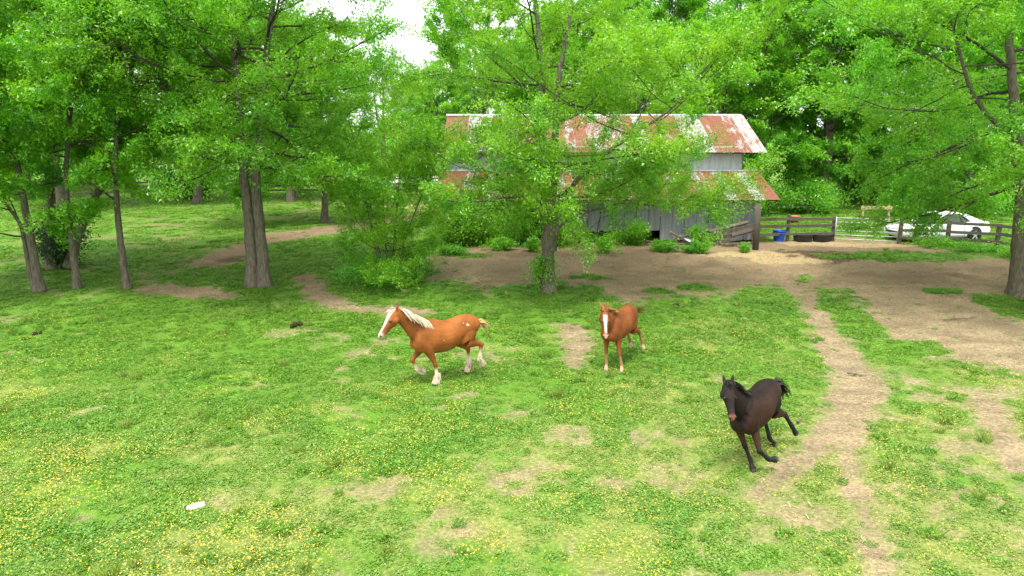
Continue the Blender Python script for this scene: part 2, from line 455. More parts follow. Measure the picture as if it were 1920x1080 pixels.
def ground_sheet():
    ys = [-12.0]
    while ys[-1] < 1600:
        y = ys[-1]
        ys.append(y + (0.14 if y < 24 and y > 7 else max(0.14, 0.011 * y) if y < 60 and y > 7 else 1.5 if y <= 7 else 0.12 * y - 5))
    xs = list(np.arange(-27, 27.01, 0.18))
    s = 0.3
    while xs[-1] < 1200:
        xs.append(xs[-1] + s); xs.insert(0, xs[0] - s); s *= 1.16
    X, Y = np.meshgrid(np.array(xs), np.array(ys))
    x, y = X.ravel(), Y.ravel()
    dry = np.zeros(x.shape); d = np.zeros(x.shape); st = np.zeros(x.shape); mu = np.zeros(x.shape)
    near = (y > 5) & (y < 95) & (np.abs(x) < 45)
    d[near] = dirt_mask(x[near], y[near]); dry[near] = dry_mask(x[near], y[near])
    st[near] = np.maximum.reduce([blob(x[near], y[near], 1600, 457, 4.2, 1.1), blob(x[near], y[near], 1470, 487, 2.0, 1.0) * .8, blob(x[near], y[near], 1400, 476, 2.5, .8) * .8,
                                  blob(x[near], y[near], 770, 390, 4.5, 3.0) * .9])
    mu[near] = np.maximum.reduce([blob(x[near], y[near], 1520, 480, 2.4, 1.5), blob(x[near], y[near], 1680, 520, 5.5, 1.3, 1.6) * .4, blob(x[near], y[near], 1850, 520, 4, 2.2, 1.6) * .3,
                                  blob(x[near], y[near], 1000, 475, 5.5, 1.0) * .5, blob(x[near], y[near], 450, 485, 1.2, .9) * .6])
    z = gz(x, y)
    relief = (fbm(x, y, 1.6, 4) - 0.5) * 0.10 + (fbm(x, y, 6.5, 2) - 0.5) * 0.035 * d
    z = z + np.where(near, relief, 0) - d * 0.02
    nx, ny = len(xs), len(ys)
    i = np.arange(nx * ny).reshape(ny, nx)
    F = np.stack([i[:-1, :-1], i[:-1, 1:], i[1:, 1:], i[1:, :-1]], -1).reshape(-1, 4)
    t = NT('paddock_ground'); p = t.pos()
    a1, a2, a3 = (t.attr(k).outputs['Fac'] for k in ('dirt', 'straw', 'muck'))
    fine, mid, big = t.noise(p, 14, 6, 0.7), t.noise(p, 2.2, 5, 0.6), t.noise(p, 0.35, 3)
    dirt = t.ramp(fine, [(0.25, (0.100, 0.070, 0.038)), (0.5, (0.220, 0.170, 0.098)), (0.75, (0.36, 0.300, 0.188))])
    dirt = t.mix(t.ramp(mid, [(0.5, 0.0), (0.78, 0.5)]), dirt, (0.155, 0.110, 0.066))
    blot = t.noise(t.scaled(p, 1.0, 1.7, 1), 0.9, 5, 0.65)
    dirt = t.mix(1.0, dirt, t.ramp(blot, [(0.32, 0.70), (0.68, 1.22)]), 'MULTIPLY')
    pock = t.n('ShaderNodeTexVoronoi'); pock.inputs['Scale'].default_value = 5.5; pock.inputs['Randomness'].default_value = 1.0; t.l(p, pock.inputs['Vector'])
    pk = t.ramp(pock.outputs['Distance'], [(0.06, 0.0), (0.34, 1.0)])
    red = t.n('ShaderNodeSeparateXYZ'); t.l(p, red.inputs[0])
    rfac = t.n('ShaderNodeMapRange'); t.l(red.outputs[1], rfac.inputs[0])
    for k, v in enumerate((20.0, 33.0, 0.0, 0.6)): rfac.inputs[k + 1].default_value = v
    dirt = t.mix(rfac.outputs[0], dirt, (0.165, 0.108, 0.062))
    strw = t.ramp(fine, [(0.3, (0.17, 0.115, 0.055)), (0.6, (0.36, 0.28, 0.14)), (0.8, (0.50, 0.41, 0.24))])
    muck = t.ramp(fine, [(0.3, (0.035, 0.022, 0.014)), (0.7, (0.13, 0.082, 0.05))])
    grs = t.ramp(fine, [(0.25, (0.030, 0.085, 0.009)), (0.5, (0.075, 0.165, 0.016)), (0.75, (0.16, 0.23, 0.04))])
    grs = t.mix(t.ramp(big, [(0.35, 0.0), (0.65, 0.45)]), grs, (0.080, 0.200, 0.014))
    pale = t.ramp(fine, [(0.25, (0.075, 0.120, 0.020)), (0.5, (0.160, 0.195, 0.045)), (0.75, (0.29, 0.275, 0.11))])
    grs = t.mix(t.ramp(t.attr('dry').outputs['Fac'], [(0.25, 0.0), (0.75, 1.0)]), grs, pale)
    w = t.math('ADD', a1, t.math('MULTIPLY', t.math('SUBTRACT', fine, 0.5), 0.6))
    c = t.mix(t.ramp(w, [(0.2, 0.0), (0.78, 1.0)]), grs, dirt)
    c = t.mix(t.ramp(t.math('MULTIPLY', a3, t.math('ADD', fine, 0.5)), [(0.3, 0.0), (0.62, 0.9)]), c, muck)
    c = t.mix(t.ramp(t.math('MULTIPLY', a2, t.math('ADD', fine, 0.5)), [(0.3, 0.0), (0.65, 0.9)]), c, strw)
    t.principled(c, 0.95, 0.1, 0, t.math('ADD', fine, t.math('ADD', t.math('MULTIPLY', mid, 1.5), t.math('MULTIPLY', pk, 0.8))), 0.85, 0.05)
    me = np_mesh('ground', np.stack([x, y, z], 1), F, True, t.m)
    for k, v in (('dirt', d), ('straw', st), ('muck', mu), ('dry', dry)): fattr(me, k, v)
    return tag(obj('ground', me), 'rough paddock of clover turf and bare tan earth', 'ground', kind='structure')
ground_sheet()

# sources for the turf live in a collection that is not part of the scene
def turf_patch(seed, n_leaf, n_blade, R_, h, kind):
    g = np.random.RandomState(seed)
    V, F, rn = [], [], []
    for i in range(n_leaf):
        r, a = R_ * math.sqrt(g.rand()), g.rand() * 6.283
        c = np.array([r * math.cos(a), r * math.sin(a), h * (0.25 + 0.75 * g.rand()) * (1 - 0.5 * (r / R_) ** 2)])
        s = g.uniform(.016, .030); b = g.rand() * 6.283
        e1 = np.array([math.cos(b), math.sin(b), g.uniform(-.5, .5)]); e2 = np.array([-math.sin(b), math.cos(b), g.uniform(-.5, .5)])
        k = len(V)
        V += [c - s * e1, c + .7 * s * e2, c + s * e1, c - .7 * s * e2]; F.append((k, k + 1, k + 2, k + 3)); rn += [g.rand()] * 4
    for i in range(n_blade):
        r, a = R_ * math.sqrt(g.rand()), g.rand() * 6.283
        c = np.array([r * math.cos(a), r * math.sin(a), -0.01]); b = g.rand() * 6.283
        w = g.uniform(.004, .007); e = np.array([math.cos(b), math.sin(b), 0]); f = np.array([-math.sin(b), math.cos(b), 0])
        H = h * g.uniform(.8, 1.6); le = g.uniform(.2, .8) * H
        k = len(V)
        V += [c - w * e, c + w * e, c + f * le * .4 + np.array([0, 0, H * .65]) + w * .8 * e, c + f * le + np.array([0, 0, H]) - w * .2 * e]
        F.append((k, k + 1, k + 2, k + 3)); rn += [.3 + .7 * g.rand()] * 4
    me = np_mesh('turf_patch', np.array(V), np.array(F), False, M[kind])
    fattr(me, 'rnd', rn)
    return bpy.data.objects.new('turf_patch', me)
def flower_patch(seed, n, R_):
    g = np.random.RandomState(seed); V, F, rn = [], [], []
    for i in range(n):
        r, a = R_ * math.sqrt(g.rand()), g.rand() * 6.283
        c = np.array([r * math.cos(a), r * math.sin(a), g.uniform(.06, .14)]); s = g.uniform(.008, .0135)
        tl = g.uniform(-.5, .5, 2); k = len(V); q = g.rand()
        V.append(c - np.array([0, 0, s * .4])); rn.append(q)
        for j in range(5):
            b = 6.283 * j / 5
            V.append(c + s * np.array([math.cos(b), math.sin(b), .35 + tl[0] * math.cos(b) + tl[1] * math.sin(b)])); rn.append(q)
        F += [(k, k + 1 + j, k + 1 + (j + 1) % 5) for j in range(5)]
    me = np_mesh('flower_patch', np.array(V), np.array(F), False, M['petal']); fattr(me, 'rnd', rn)
    return bpy.data.objects.new('flower_patch', me)
def straw_patch(seed, n, R_):
    g = np.random.RandomState(seed); V, F, rn = [], [], []
    for i in range(n):
        r, a = R_ * math.sqrt(g.rand()), g.rand() * 6.283
        c = np.array([r * math.cos(a), r * math.sin(a), g.uniform(.0, .025)]); b = g.rand() * 6.283
        L, w = g.uniform(.01, .06), g.uniform(.002, .005)
        e = np.array([math.cos(b), math.sin(b), g.uniform(-.25, .25)]) * L; f = np.array([-math.sin(b), math.cos(b), 0]) * w
        k = len(V); V += [c - e - f, c + e - f, c + e + f, c - e + f]; F.append((k, k + 1, k + 2, k + 3)); rn += [g.rand()] * 4
    me = np_mesh('straw_patch', np.array(V), np.array(F), False, M['straw_bit']); fattr(me, 'rnd', rn)
    return bpy.data.objects.new('straw_patch', me)

def scatter(name, sources, pts, scale, label, cat):
    src = bpy.data.collections.new(name + '_sources')
    for s in sources: src.objects.link(s)
    n = len(pts); g = np.random.RandomState(n % 9999)
    me = bpy.data.meshes.new(name)
    me.vertices.add(n); me.vertices.foreach_set('co', np.asarray(pts, np.float32).ravel())
    fattr(me, 'sca', scale); fattr(me, 'turn', g.rand(n) * 6.283)
    o = tag(obj(name, me), label, cat, kind='stuff')
    ng = bpy.data.node_groups.new(name, 'GeometryNodeTree')
    ng.interface.new_socket('Geometry', in_out='INPUT', socket_type='NodeSocketGeometry')
    ng.interface.new_socket('Geometry', in_out='OUTPUT', socket_type='NodeSocketGeometry')
    N, L = ng.nodes, ng.links
    gi, go = N.new('NodeGroupInput'), N.new('NodeGroupOutput')
    iop = N.new('GeometryNodeInstanceOnPoints'); ci = N.new('GeometryNodeCollectionInfo')
    ci.inputs['Collection'].default_value = src
    ci.inputs['Separate Children'].default_value = True; ci.inputs['Reset Children'].default_value = True
    iop.inputs['Pick Instance'].default_value = True
    def na(nm):
        a = N.new('GeometryNodeInputNamedAttribute'); a.data_type = 'FLOAT'; a.inputs['Name'].default_value = nm
        return a.outputs['Attribute']
    cx = N.new('ShaderNodeCombineXYZ'); L.new(na('turn'), cx.inputs[2])
    L.new(gi.outputs[0], iop.inputs['Points']); L.new(ci.outputs[0], iop.inputs['Instance'])
    L.new(cx.outputs[0], iop.inputs['Rotation']); L.new(na('sca'), iop.inputs['Scale'])
    ri = N.new('FunctionNodeRandomValue'); ri.data_type = 'INT'
    for k, s in enumerate(ri.inputs):
        if s.type == 'INT' and s.name == 'Min': s.default_value = 0
        if s.type == 'INT' and s.name == 'Max': s.default_value = len(sources) - 1
    oi = [s for s in ri.outputs if s.type == 'INT'][0]
    L.new(oi, iop.inputs['Instance Index'])
    L.new(iop.outputs[0], go.inputs[0])
    o.modifiers.new('scatter', 'NODES').node_group = ng
    return o

def field_points(seed, y0, y1, per_m2, xpad=1.5):
    g = np.random.RandomState(seed)
    hw = lambda y: 0.735 * y + xpad
    n = int(per_m2 * (hw(y0) + hw(y1)) * (y1 - y0))
    y = y0 + (y1 - y0) * g.rand(int(n * 1.3)); w = hw(y)
    keep = g.rand(len(y)) < w / hw(y1)
    y = y[keep]; x = (g.rand(len(y)) * 2 - 1) * hw(y)
    return g, x, y
def surface(x, y, d):
    return gz(x, y) + (fbm(x, y, 1.6, 4) - 0.5) * 0.10 - d * 0.02

BARN_X0, BARN_X1, BARN_Y0, BARN_Y1 = -3.9, 12.7, 36.3, 47.0
turf = [turf_patch(s, 85, 16, 0.20, 0.040, 'clover') for s in range(3)] + [turf_patch(7, 55, 40, 0.17, 0.050, 'clover'), turf_patch(8, 95, 6, 0.22, 0.038, 'clover')]
thin = [turf_patch(20 + s, 50, 34, 0.20, 0.034, 'thin_turf') for s in range(4)]
PX, PS, PD = [], [], []
for seed, y0, y1, dens, s0 in ((1, 8.2, 20, 40, .92), (2, 20, 34, 22, 1.15), (3, 34, 75, 4.5, 2.0)):
    g, x, y = field_points(seed, y0, y1, dens)
    d = dirt_mask(x, y)
    lush = fbm(x + 31, y + 12, 0.55, 3)
    keep = (g.rand(len(x)) < (1 - smooth(0.05, 0.75, d)) * (0.5 + 0.5 * smooth(0.3, 0.55, lush)) + 0.045)
    keep &= ~((x > BARN_X0) & (x < BARN_X1) & (y > BARN_Y0) & (y < BARN_Y1))
    x, y, d, lush = x[keep], y[keep], d[keep], lush[keep]
    s = s0 * (0.70 + 0.45 * lush) * g.uniform(.75, 1.25, len(x)) * (1 - .5 * smooth(.1, .6, d))
    PX.append(np.stack([x, y, surface(x, y, d) - 0.005], 1)); PS.append(s); PD.append(g.rand(len(x)) < dry_mask(x, y) * 1.15)
PX, PS, PD = np.concatenate(PX), np.concatenate(PS), np.concatenate(PD)
scatter('thin_turf', thin, PX[PD], PS[PD], 'pale yellowish thin turf in the open part of the paddock', 'grass')
scatter('clover_turf', turf, PX[~PD], PS[~PD], 'bright green clover and short grass covering the paddock', 'grass')

flowers = [flower_patch(s, 9, 0.30) for s in range(4)]
g, x, y = field_points(11, 8.2, 30, 40)
d = dirt_mask(x, y); u, v = proj(x, y, gz(x, y))
den = 0.10 + 0.75 * smooth(720, 1040, v) * smooth(1500, 200, u) * 1.2 + 0.25 * smooth(640, 800, v)
den = den * smooth(0.40, 0.62, fbm(x + 70, y + 40, 0.6, 4)) * 1.2 * (1 - smooth(.2, .6, d)) * smooth(560, 620, v)
keep = g.rand(len(x)) < den
x, y, d = x[keep], y[keep], d[keep]
scatter('buttercups', flowers, np.stack([x, y, surface(x, y, d)], 1), g.uniform(.8, 1.25, len(x)), 'small yellow buttercup flowers dotted through the clover', 'flowers')

litter = [straw_patch(s, 22, 0.35) for s in range(3)]
g, x, y = field_points(21, 8.2, 45, 3.5)
d = dirt_mask(x, y)
st = np.maximum(blob(x, y, 1600, 457, 4.2, 1.1), blob(x, y, 1470, 487, 2, 1))
keep = (g.rand(len(x)) < smooth(.3, .8, d) * 0.4 * smooth(.4, .6, fbm(x, y, .7, 3)) + st)
x, y, d = x[keep], y[keep], d[keep]
scatter('straw_litter', litter, np.stack([x, y, surface(x, y, d) + .012], 1), g.uniform(.7, 1.3, len(x)), 'dry straw and twig litter on the bare earth', 'litter')

def pebble_patch(seed, n, R_):
    g = np.random.RandomState(seed); V, F, rn = [], [], []
    for i in range(n):
        r, a = R_ * math.sqrt(g.rand()), g.rand() * 6.283
        c = np.array([r * math.cos(a), r * math.sin(a), .0]); s = g.uniform(.008, .03) * g.uniform(.5, 1.2); k = len(V); q = g.rand()
        b = g.rand() * 6.283
        V += [c + s * np.array([math.cos(b + j * 1.571), math.sin(b + j * 1.571) * .8, g.uniform(-.3, .1)]) for j in range(4)] + [c + np.array([0, 0, s * .6])]
        F += [(k + j, k + (j + 1) % 4, k + 4) for j in range(4)]; rn += [q] * 5
    me = np_mesh('pebble_patch', np.array(V), np.array(F), False, M['clod']); fattr(me, 'rnd', rn)
    return bpy.data.objects.new('pebble_patch', me)
M['clod'] = leaf_mat('clod', (0.045, 0.030, 0.018), (0.13, 0.092, 0.055), (0.30, 0.25, 0.17), 0.0)
g, x, y = field_points(31, 8.2, 42, 4.0)
d = dirt_mask(x, y)
keep = g.rand(len(x)) < smooth(.45, .9, d) * smooth(.38, .62, fbm(x + 4, y + 9, .8, 3))
x, y, d = x[keep], y[keep], d[keep]
scatter('earth_clods', [pebble_patch(s, 16, .4) for s in range(3)], np.stack([x, y, surface(x, y, d) + .01], 1), g.uniform(.7, 1.4, len(x)), 'small clods and pebbles strewn over the bare earth', 'clods')

weeds = [turf_patch(40 + s, 46, 22, .13, .115, 'clover') for s in range(3)] + [turf_patch(47, 8, 46, .10, .14, 'thin_turf')]
g, x, y = field_points(41, 8.2, 34, 2.2)
d = dirt_mask(x, y)
keep = g.rand(len(x)) < (1 - smooth(.1, .7, d)) * smooth(.46, .64, fbm(x + 3, y + 61, .45, 4))
x, y, d = x[keep], y[keep], d[keep]
scatter('weed_tufts', weeds, np.stack([x, y, surface(x, y, d)], 1), g.uniform(.5, 1.25, len(x)), 'taller leafy weed tufts standing out of the short turf', 'weeds')
# ------------------------------------------------------------------ trees
UP = np.array([0., 0., 1.])
def unit(v): return v / (np.linalg.norm(v) + 1e-9)
def grow(g, p, d, L, n, wander, lift):
    """a bent shoot: n segments, wandering, pulled up (or down) by lift"""
    pts = [p]; d = unit(d); s = L / n
    for i in range(n):
        d = unit(d + g.normal(0, wander, 3) + UP * lift / n)
        pts.append(pts[-1] + d * s)
    return np.array(pts)
def along(pts, t):
    f = t * (len(pts) - 1); i = min(int(f), len(pts) - 2); k = f - i
    return pts[i] * (1 - k) + pts[i + 1] * k, unit(pts[i + 1] - pts[i])
def tube_np(pts, rad, n, bumps=None):
    m = len(pts)
    T = np.gradient(pts, axis=0); T /= np.linalg.norm(T, axis=1)[:, None] + 1e-9
    ref = np.where(np.abs(T[:, 2:3]) < 0.85, UP[None], np.array([[1., 0, 0]]))
    ref = np.broadcast_to(ref[m // 2], T.shape)
    A = np.cross(T, ref); A /= np.linalg.norm(A, axis=1)[:, None] + 1e-9
    B = np.cross(T, A)
    a = 2 * np.pi * np.arange(n) / n
    rr = np.asarray(rad)[:, None] * np.ones((1, n))
    if bumps is not None: rr = rr * bumps
    V = pts[:, None] + rr[..., None] * (np.cos(a)[None, :, None] * A[:, None] + np.sin(a)[None, :, None] * B[:, None])
    i = np.arange(m * n).reshape(m, n); j = np.roll(i, -1, 1)
    F = np.stack([i[:-1], j[:-1], j[1:], i[1:]], -1).reshape(-1, 4)
    return V.reshape(-1, 3), F
class Wood:
    def __init__(s): s.V, s.F, s.n = [], [], 0
    def add(s, V, F): s.V.append(V); s.F.append(F + s.n); s.n += len(V)
    def mesh(s, name, mat='bark'): return np_mesh(name, np.concatenate(s.V), np.concatenate(s.F), True, M[mat])

def leaves_mesh(g, C, D, size, aspect, tilt, mat, jitter):
    """one folded quad per leaf at C, pointing roughly along D"""
    n = len(C)
    C = C + g.normal(0, jitter, (n, 3))
    d = D + g.normal(0, 0.75, (n, 3)); d[:, 2] -= 0.15
    d /= np.linalg.norm(d, axis=1)[:, None] + 1e-9
    nr = np.array([0, 0, 1.0]) + g.normal(0, tilt, (n, 3))
    w = np.cross(d, nr); w /= np.linalg.norm(w, axis=1)[:, None] + 1e-9
    nr = np.cross(w, d)
    s = (size * g.uniform(.6, 1.35, n))[:, None]
    a = s * aspect * g.uniform(.7, 1.3, (n, 1))
    V = np.stack([C - d * s * .5 + w * a * .12, C + d * s * .05 + w * a * .62 + nr * s * .1, C + d * s * .55 - w * a * .38], 1).reshape(-1, 3)
    F = np.arange(3 * n).reshape(n, 3)
    me = np_mesh('crown', V, F, False, M[mat])
    fattr(me, 'rnd', np.repeat(np.clip(g.normal(.5, .26, n), 0, 1), 3))
    return me

def make_tree(name, loc, stems, label, group=None, seed=0, n_limb=14, limb_len=5.0, prof=None, t0=0.3, n_sub=8, n_twig=6,
              n_leaf=50000, leaf=0.10, aspect=0.62, tilt=0.55, elev=(5, 55), lift=0.5, tint=(1, 1, 1), mat='leaf', split=True,
              twig_wood=True, cat='tree', jitter=0.12, sub_len=0.5, twig_len=0.8, toward=None, flare=1.4, extra=None, reuse=None):
    root = empty(name, loc, label, cat, group)
    if reuse is not None:
        for ch in reuse:
            c = ch.copy(); link(c, root)
        return root, reuse
    g = np.random.RandomState(seed)
    trunk = Wood(); LC, LD, parts = [], [], []
    allw = []
    prof = prof or (lambda t: (0.75 + 0.5 * math.sin(math.pi * min(1, t * 1.05))) * (1 - 0.55 * t ** 3))
    nl_each = max(1, n_limb // len(stems))
    ga = g.rand() * 6.283
    twigs = []
    for si, (pts, r0, r1) in enumerate(stems):
        pts = np.array(pts, float)
        # resample and roughen the trunk
        k = max(10, int(len(pts) * 5)); tt = np.linspace(0, 1, k)
        cum = np.r_[0, np.cumsum(np.linalg.norm(np.diff(pts, axis=0), axis=1))]; cum /= cum[-1]
        q = np.stack([np.interp(tt, cum, pts[:, a]) for a in range(3)], 1)
        for _ in range(2): q[1:-1] = (q[:-2] + 2 * q[1:-1] + q[2:]) / 4
        q[1:-1] += g.normal(0, r0 * 0.06, (k - 2, 3))
        rad = r0 + (r1 - r0) * tt ** 0.8
        hgt = q[:, 2] - q[0, 2]
        rad = rad * (1 + (flare - 1) * np.exp(-np.maximum(hgt, 0) / 0.35))
        nn = 14 if r0 > .12 else 7
        ang = np.arange(nn) / nn * 6.283
        lob = 1 + 0.10 * np.sin(ang * 5 + g.rand() * 6)[None] * np.exp(-np.maximum(hgt, 0) / 0.5)[:, None] + g.normal(0, .03, (k, nn))
        V, F = tube_np(q, rad, nn, lob); trunk.add(V, F)
        L_stem = np.linalg.norm(pts[-1] - pts[0])
        for li in range(nl_each):
            t = t0 + (1 - t0) * (li + g.uniform(.1, .9)) / nl_each
            p, d = along(q, min(t, .995)); rb = np.interp(t, tt, rad)
            ga += 2.4 + g.uniform(-.4, .4)
            e = R(elev[0] + (elev[1] - elev[0]) * ((t - t0) / (1 - t0)) ** 1.3 + g.uniform(-10, 10))
            dd = np.array([math.cos(ga) * math.cos(e), math.sin(ga) * math.cos(e), math.sin(e)])
            LL = limb_len * min(1, .35 + L_stem / 14) * prof((t - t0) / (1 - t0)) * g.uniform(.75, 1.15)
            if toward is not None: LL *= toward(dd)
            w = Wood(); n = 9
            lp = grow(g, p, dd, LL, n, .10, lift)
            r_b = min(rb * .45, .016 + .010 * LL); lr = np.linspace(r_b, .010, n + 1)
            V, F = tube_np(lp, lr, 7); w.add(V, F)
            sub = max(2, int(n_sub * (0.5 + 0.5 * LL / limb_len)))
            for bi in range(sub):
                tb = .18 + .80 * (bi + g.uniform(.1, .9)) / sub
                bp, bd = along(lp, tb)
                side = unit(np.cross(bd, UP)) * (1 if bi % 2 else -1)
                sd_ = unit(bd * g.uniform(.35, .9) + side * g.uniform(.5, 1.0) + UP * g.uniform(-.45, .65))
                SL = LL * sub_len * (1.05 - .6 * tb) * g.uniform(.7, 1.25)
                bpts = grow(g, bp, sd_, SL, 6, .14, .15)
                V, F = tube_np(bpts, np.linspace(max(.007, np.interp(tb, np.linspace(0, 1, n + 1), lr) * .5), .005, 7), 4); w.add(V, F)
                tw = max(2, int(n_twig * (0.5 + 0.5 * SL / (limb_len * sub_len))))
                for ti in range(tw):
                    tc = .2 + .8 * (ti + g.uniform(.1, .9)) / tw
                    cp, cd = along(bpts, min(tc, .99))
                    sid2 = unit(np.cross(cd, UP)) * (1 if ti % 2 else -1)
                    cdir = unit(cd * g.uniform(.4, 1) + sid2 * g.uniform(.4, 1) + UP * g.uniform(-.6, .7))
                    cl = twig_len * g.uniform(.6, 1.3)
                    cpts = grow(g, cp, cdir, cl, 4, .15, -.25)
                    if twig_wood:
                        V, F = tube_np(cpts[::2], np.linspace(.006, .003, 3), 3); w.add(V, F)
                    twigs.append((cpts, cl))
                twigs.append((bpts[3:], SL * .5))
            twigs.append((lp[-4:], LL * .3))
            allw.append(w)
    if extra: twigs += extra(g)
    tot = sum(c for _, c in twigs)
    for pts, cl in twigs:
        n = max(3, int(n_leaf * cl / tot * g.uniform(.4, 1.6)))
        t = g.rand(n) ** .8 * (len(pts) - 1.001); i = t.astype(int); f = (t - i)[:, None]
        LC.append(pts[i] * (1 - f) + pts[i + 1] * f); LD.append(pts[i + 1] - pts[i])
    LD = np.concatenate(LD); LD /= np.linalg.norm(LD, axis=1)[:, None] + 1e-9
    crown = leaves_mesh(g, np.concatenate(LC), LD, leaf, aspect, tilt, mat, jitter)
    out = []
    if split:
        out.append(obj('trunk', trunk.mesh('trunk'), root))
        for w in allw: out.append(obj('limb', w.mesh('limb', 'limb_bark'), root))
    else:
        for w in allw: trunk.add(np.concatenate(w.V), np.concatenate(w.F))
        out.append(obj('trunk', trunk.mesh('trunk'), root))
    c = obj('crown', crown, root); c.color = (*tint, 1); out.append(c)
    return root, out

def stem_px(base, Yb, pix, r0, r1, dy=None):
    """trunk line from photo pixels at one distance, relative to its base"""
    pts = [at(a, b, Yb + (dy[i] if dy else 0)) for i, (a, b) in enumerate(pix)]
    return ([(p.x - base.x, p.y - base.y, p.z - base.z) for p in pts], r0, r1)

# the tree in front of the barn
b = P(1028, 545); b.z -= .05; Yc = b.y
make_tree('yard_tree', b, [
    stem_px(b, Yc, [(1028, 548), (1026, 470), (1024, 400), (1018, 330), (1012, 260), (1018, 150), (1005, 20), (1000, -130)], .25, .04),
    stem_px(b, Yc, [(1030, 546), (1030, 470), (1032, 400), (1040, 330), (1042, 250), (1046, 150), (1070, 20), (1090, -110)], .22, .04),
    stem_px(b, Yc, [(1034, 470), (1050, 395), (1078, 340), (1130, 290), (1190, 250), (1260, 205), (1330, 120)], .13, .02, [0, 0, -.2, -.4, -.6, -.8, -1.0]),
    stem_px(b, Yc, [(1022, 420), (985, 365), (930, 325), (870, 305), (815, 300)], .075, .015, [0, .1, .5, .9, 1.2]),
    stem_px(b, Yc, [(1040, 430), (1090, 400), (1160, 380), (1240, 385), (1310, 400)], .06, .012, [0, .5, 1.4, 2.6, 3.6])],
    'tall forked tree with light feathery leaves in front of the rusty-roofed barn', seed=11, n_limb=64, limb_len=5.0, t0=.28, n_sub=9, n_twig=6,
    n_leaf=205000, leaf=.100, aspect=.55, elev=(-14, 46), lift=.30, tint=(1.15, 1.02, .85), sub_len=.42)

# the double-trunk tree on the left
b = P(484, 536); b.z -= .05; Yc = b.y
make_tree('paddock_tree', b, [
    stem_px(b, Yc, [(474, 538), (470, 450), (464, 380), (455, 310), (450, 220), (440, 100), (420, -80), (410, -170)], .25, .05),
    stem_px(b, Yc, [(496, 537), (489, 450), (482, 380), (480, 310), (490, 220), (500, 100), (520, -60), (530, -170)], .25, .05)],
    'large grey double-trunked tree with broad dense crown standing in the paddock', seed=23, n_limb=60, limb_len=5.6, t0=.33, n_sub=9, n_twig=6,
    n_leaf=210000, leaf=.108, aspect=.6, elev=(-16, 50), lift=.3, tint=(1.05, 1.0, .95), sub_len=.42)

# the clump at the left edge
clump = 'slender trees clumped at the paddock edge'
b = P(68, 546); b.z -= .05; Yc = b.y
make_tree('clump_tree', b, [
    stem_px(b, Yc, [(76, 546), (62, 470), (48, 390), (30, 300), (0, 200), (-20, 60), (-40, -140)], .17, .03),
    stem_px(b, Yc, [(66, 546), (52, 490), (40, 420), (5, 375), (-40, 330), (-110, 250)], .10, .03)],
    'slender two-stemmed tree leaning outward, thinner stem forking off low', clump, seed=31, n_limb=22, limb_len=4.3, t0=.26, n_leaf=95000, tint=(1, 1.03, .9), leaf=.12)
b = P(98, 503); b.z -= .05; Yc = b.y
make_tree('clump_tree', b, [
    stem_px(b, Yc, [(98, 505), (92, 430), (96, 370), (88, 280), (80, 180), (90, 40), (90, -120)], .24, .05),
    stem_px(b, Yc, [(130, 500), (140, 455), (155, 420), (182, 365), (215, 310), (240, 220), (250, 80), (260, -60)], .20, .05)],
    'dark-barked tree with a heavy stem leaning away from its upright trunk', clump, seed=37, n_limb=26, limb_len=4.8, t0=.44, n_leaf=105000, tint=(.95, 1.0, .9), leaf=.13)
b = P(143, 540); b.z -= .05; Yc = b.y
make_tree('clump_tree', b, [stem_px(b, Yc, [(145, 540), (135, 450), (124, 370), (125, 280), (135, 180), (150, 40), (150, -110)], .13, .03)],
    'thin straight tree between the dark leaning stem and the bare patch', clump, seed=41, n_limb=15, limb_len=3.6, t0=.38, n_leaf=70000, tint=(.95, 1, .9), leaf=.115)
b = P(238, 540); b.z -= .05; Yc = b.y
make_tree('clump_tree', b, [stem_px(b, Yc, [(238, 541), (228, 470), (220, 400), (214, 320), (220, 230), (235, 100), (230, -90)], .14, .03)],
    'single slim crooked tree standing nearest the double-trunked tree', clump, seed=43, n_limb=17, limb_len=4.0, t0=.26, n_leaf=90000, tint=(1.1, 1.04, .85), leaf=.115)

# the bushy sapling between them
b = P(728, 522); b.z -= .03; Yc = b.y
gs = np.random.RandomState(3)
st = []
for i in range(9):
    a = i * 2.4; s0 = .12 + .25 * gs.rand(); lean = .7 + 1.5 * gs.rand(); H = 3.8 + 3.0 * gs.rand()
    st.append(([(s0 * math.cos(a), s0 * math.sin(a), 0), ((s0 + lean * .3) * math.cos(a), (s0 + lean * .3) * math.sin(a), H * .4),
                ((s0 + lean) * math.cos(a), (s0 + lean) * math.sin(a), H)], .045, .012))
make_tree('thicket_tree', b, st, 'bushy many-stemmed young tree leafy down to the ground', seed=53, n_limb=63, limb_len=2.7, t0=.08, n_sub=6, n_twig=4,
    prof=lambda t: 1.15 - .45 * t, n_leaf=66000, leaf=.088, aspect=.5, elev=(0, 55), lift=.6, tint=(1.3, 1.16, .9), sub_len=.5, twig_len=.55, jitter=.09, flare=1.2)

# the tree cut by the right edge of the yard
b = P(1912, 552); b.z -= .05; Yc = b.y
make_tree('fence_tree', b, [
    stem_px(b, Yc, [(1912, 555), (1912, 480), (1918, 400), (1915, 300), (1900, 180), (1890, 40), (1870, -120)], .35, .06),
    stem_px(b, Yc, [(1918, 420), (1950, 330), (2000, 230), (2040, 80), (2060, -80)], .22, .04),
    stem_px(b, Yc, [(1915, 330), (1880, 240), (1845, 210), (1815, 160), (1790, 60), (1750, -40)], .12, .03, [0, -.3, -.8, -1.2, -1.6, -2])],
    'stout tree beside the board fence, its leafy boughs hanging in front of the white car', seed=67, n_limb=42, limb_len=6.4, t0=.24, n_sub=10, n_twig=6,
    n_leaf=215000, leaf=.108, aspect=.58, elev=(-26, 50), lift=.1, tint=(1.0, 1.0, .85), sub_len=.42)

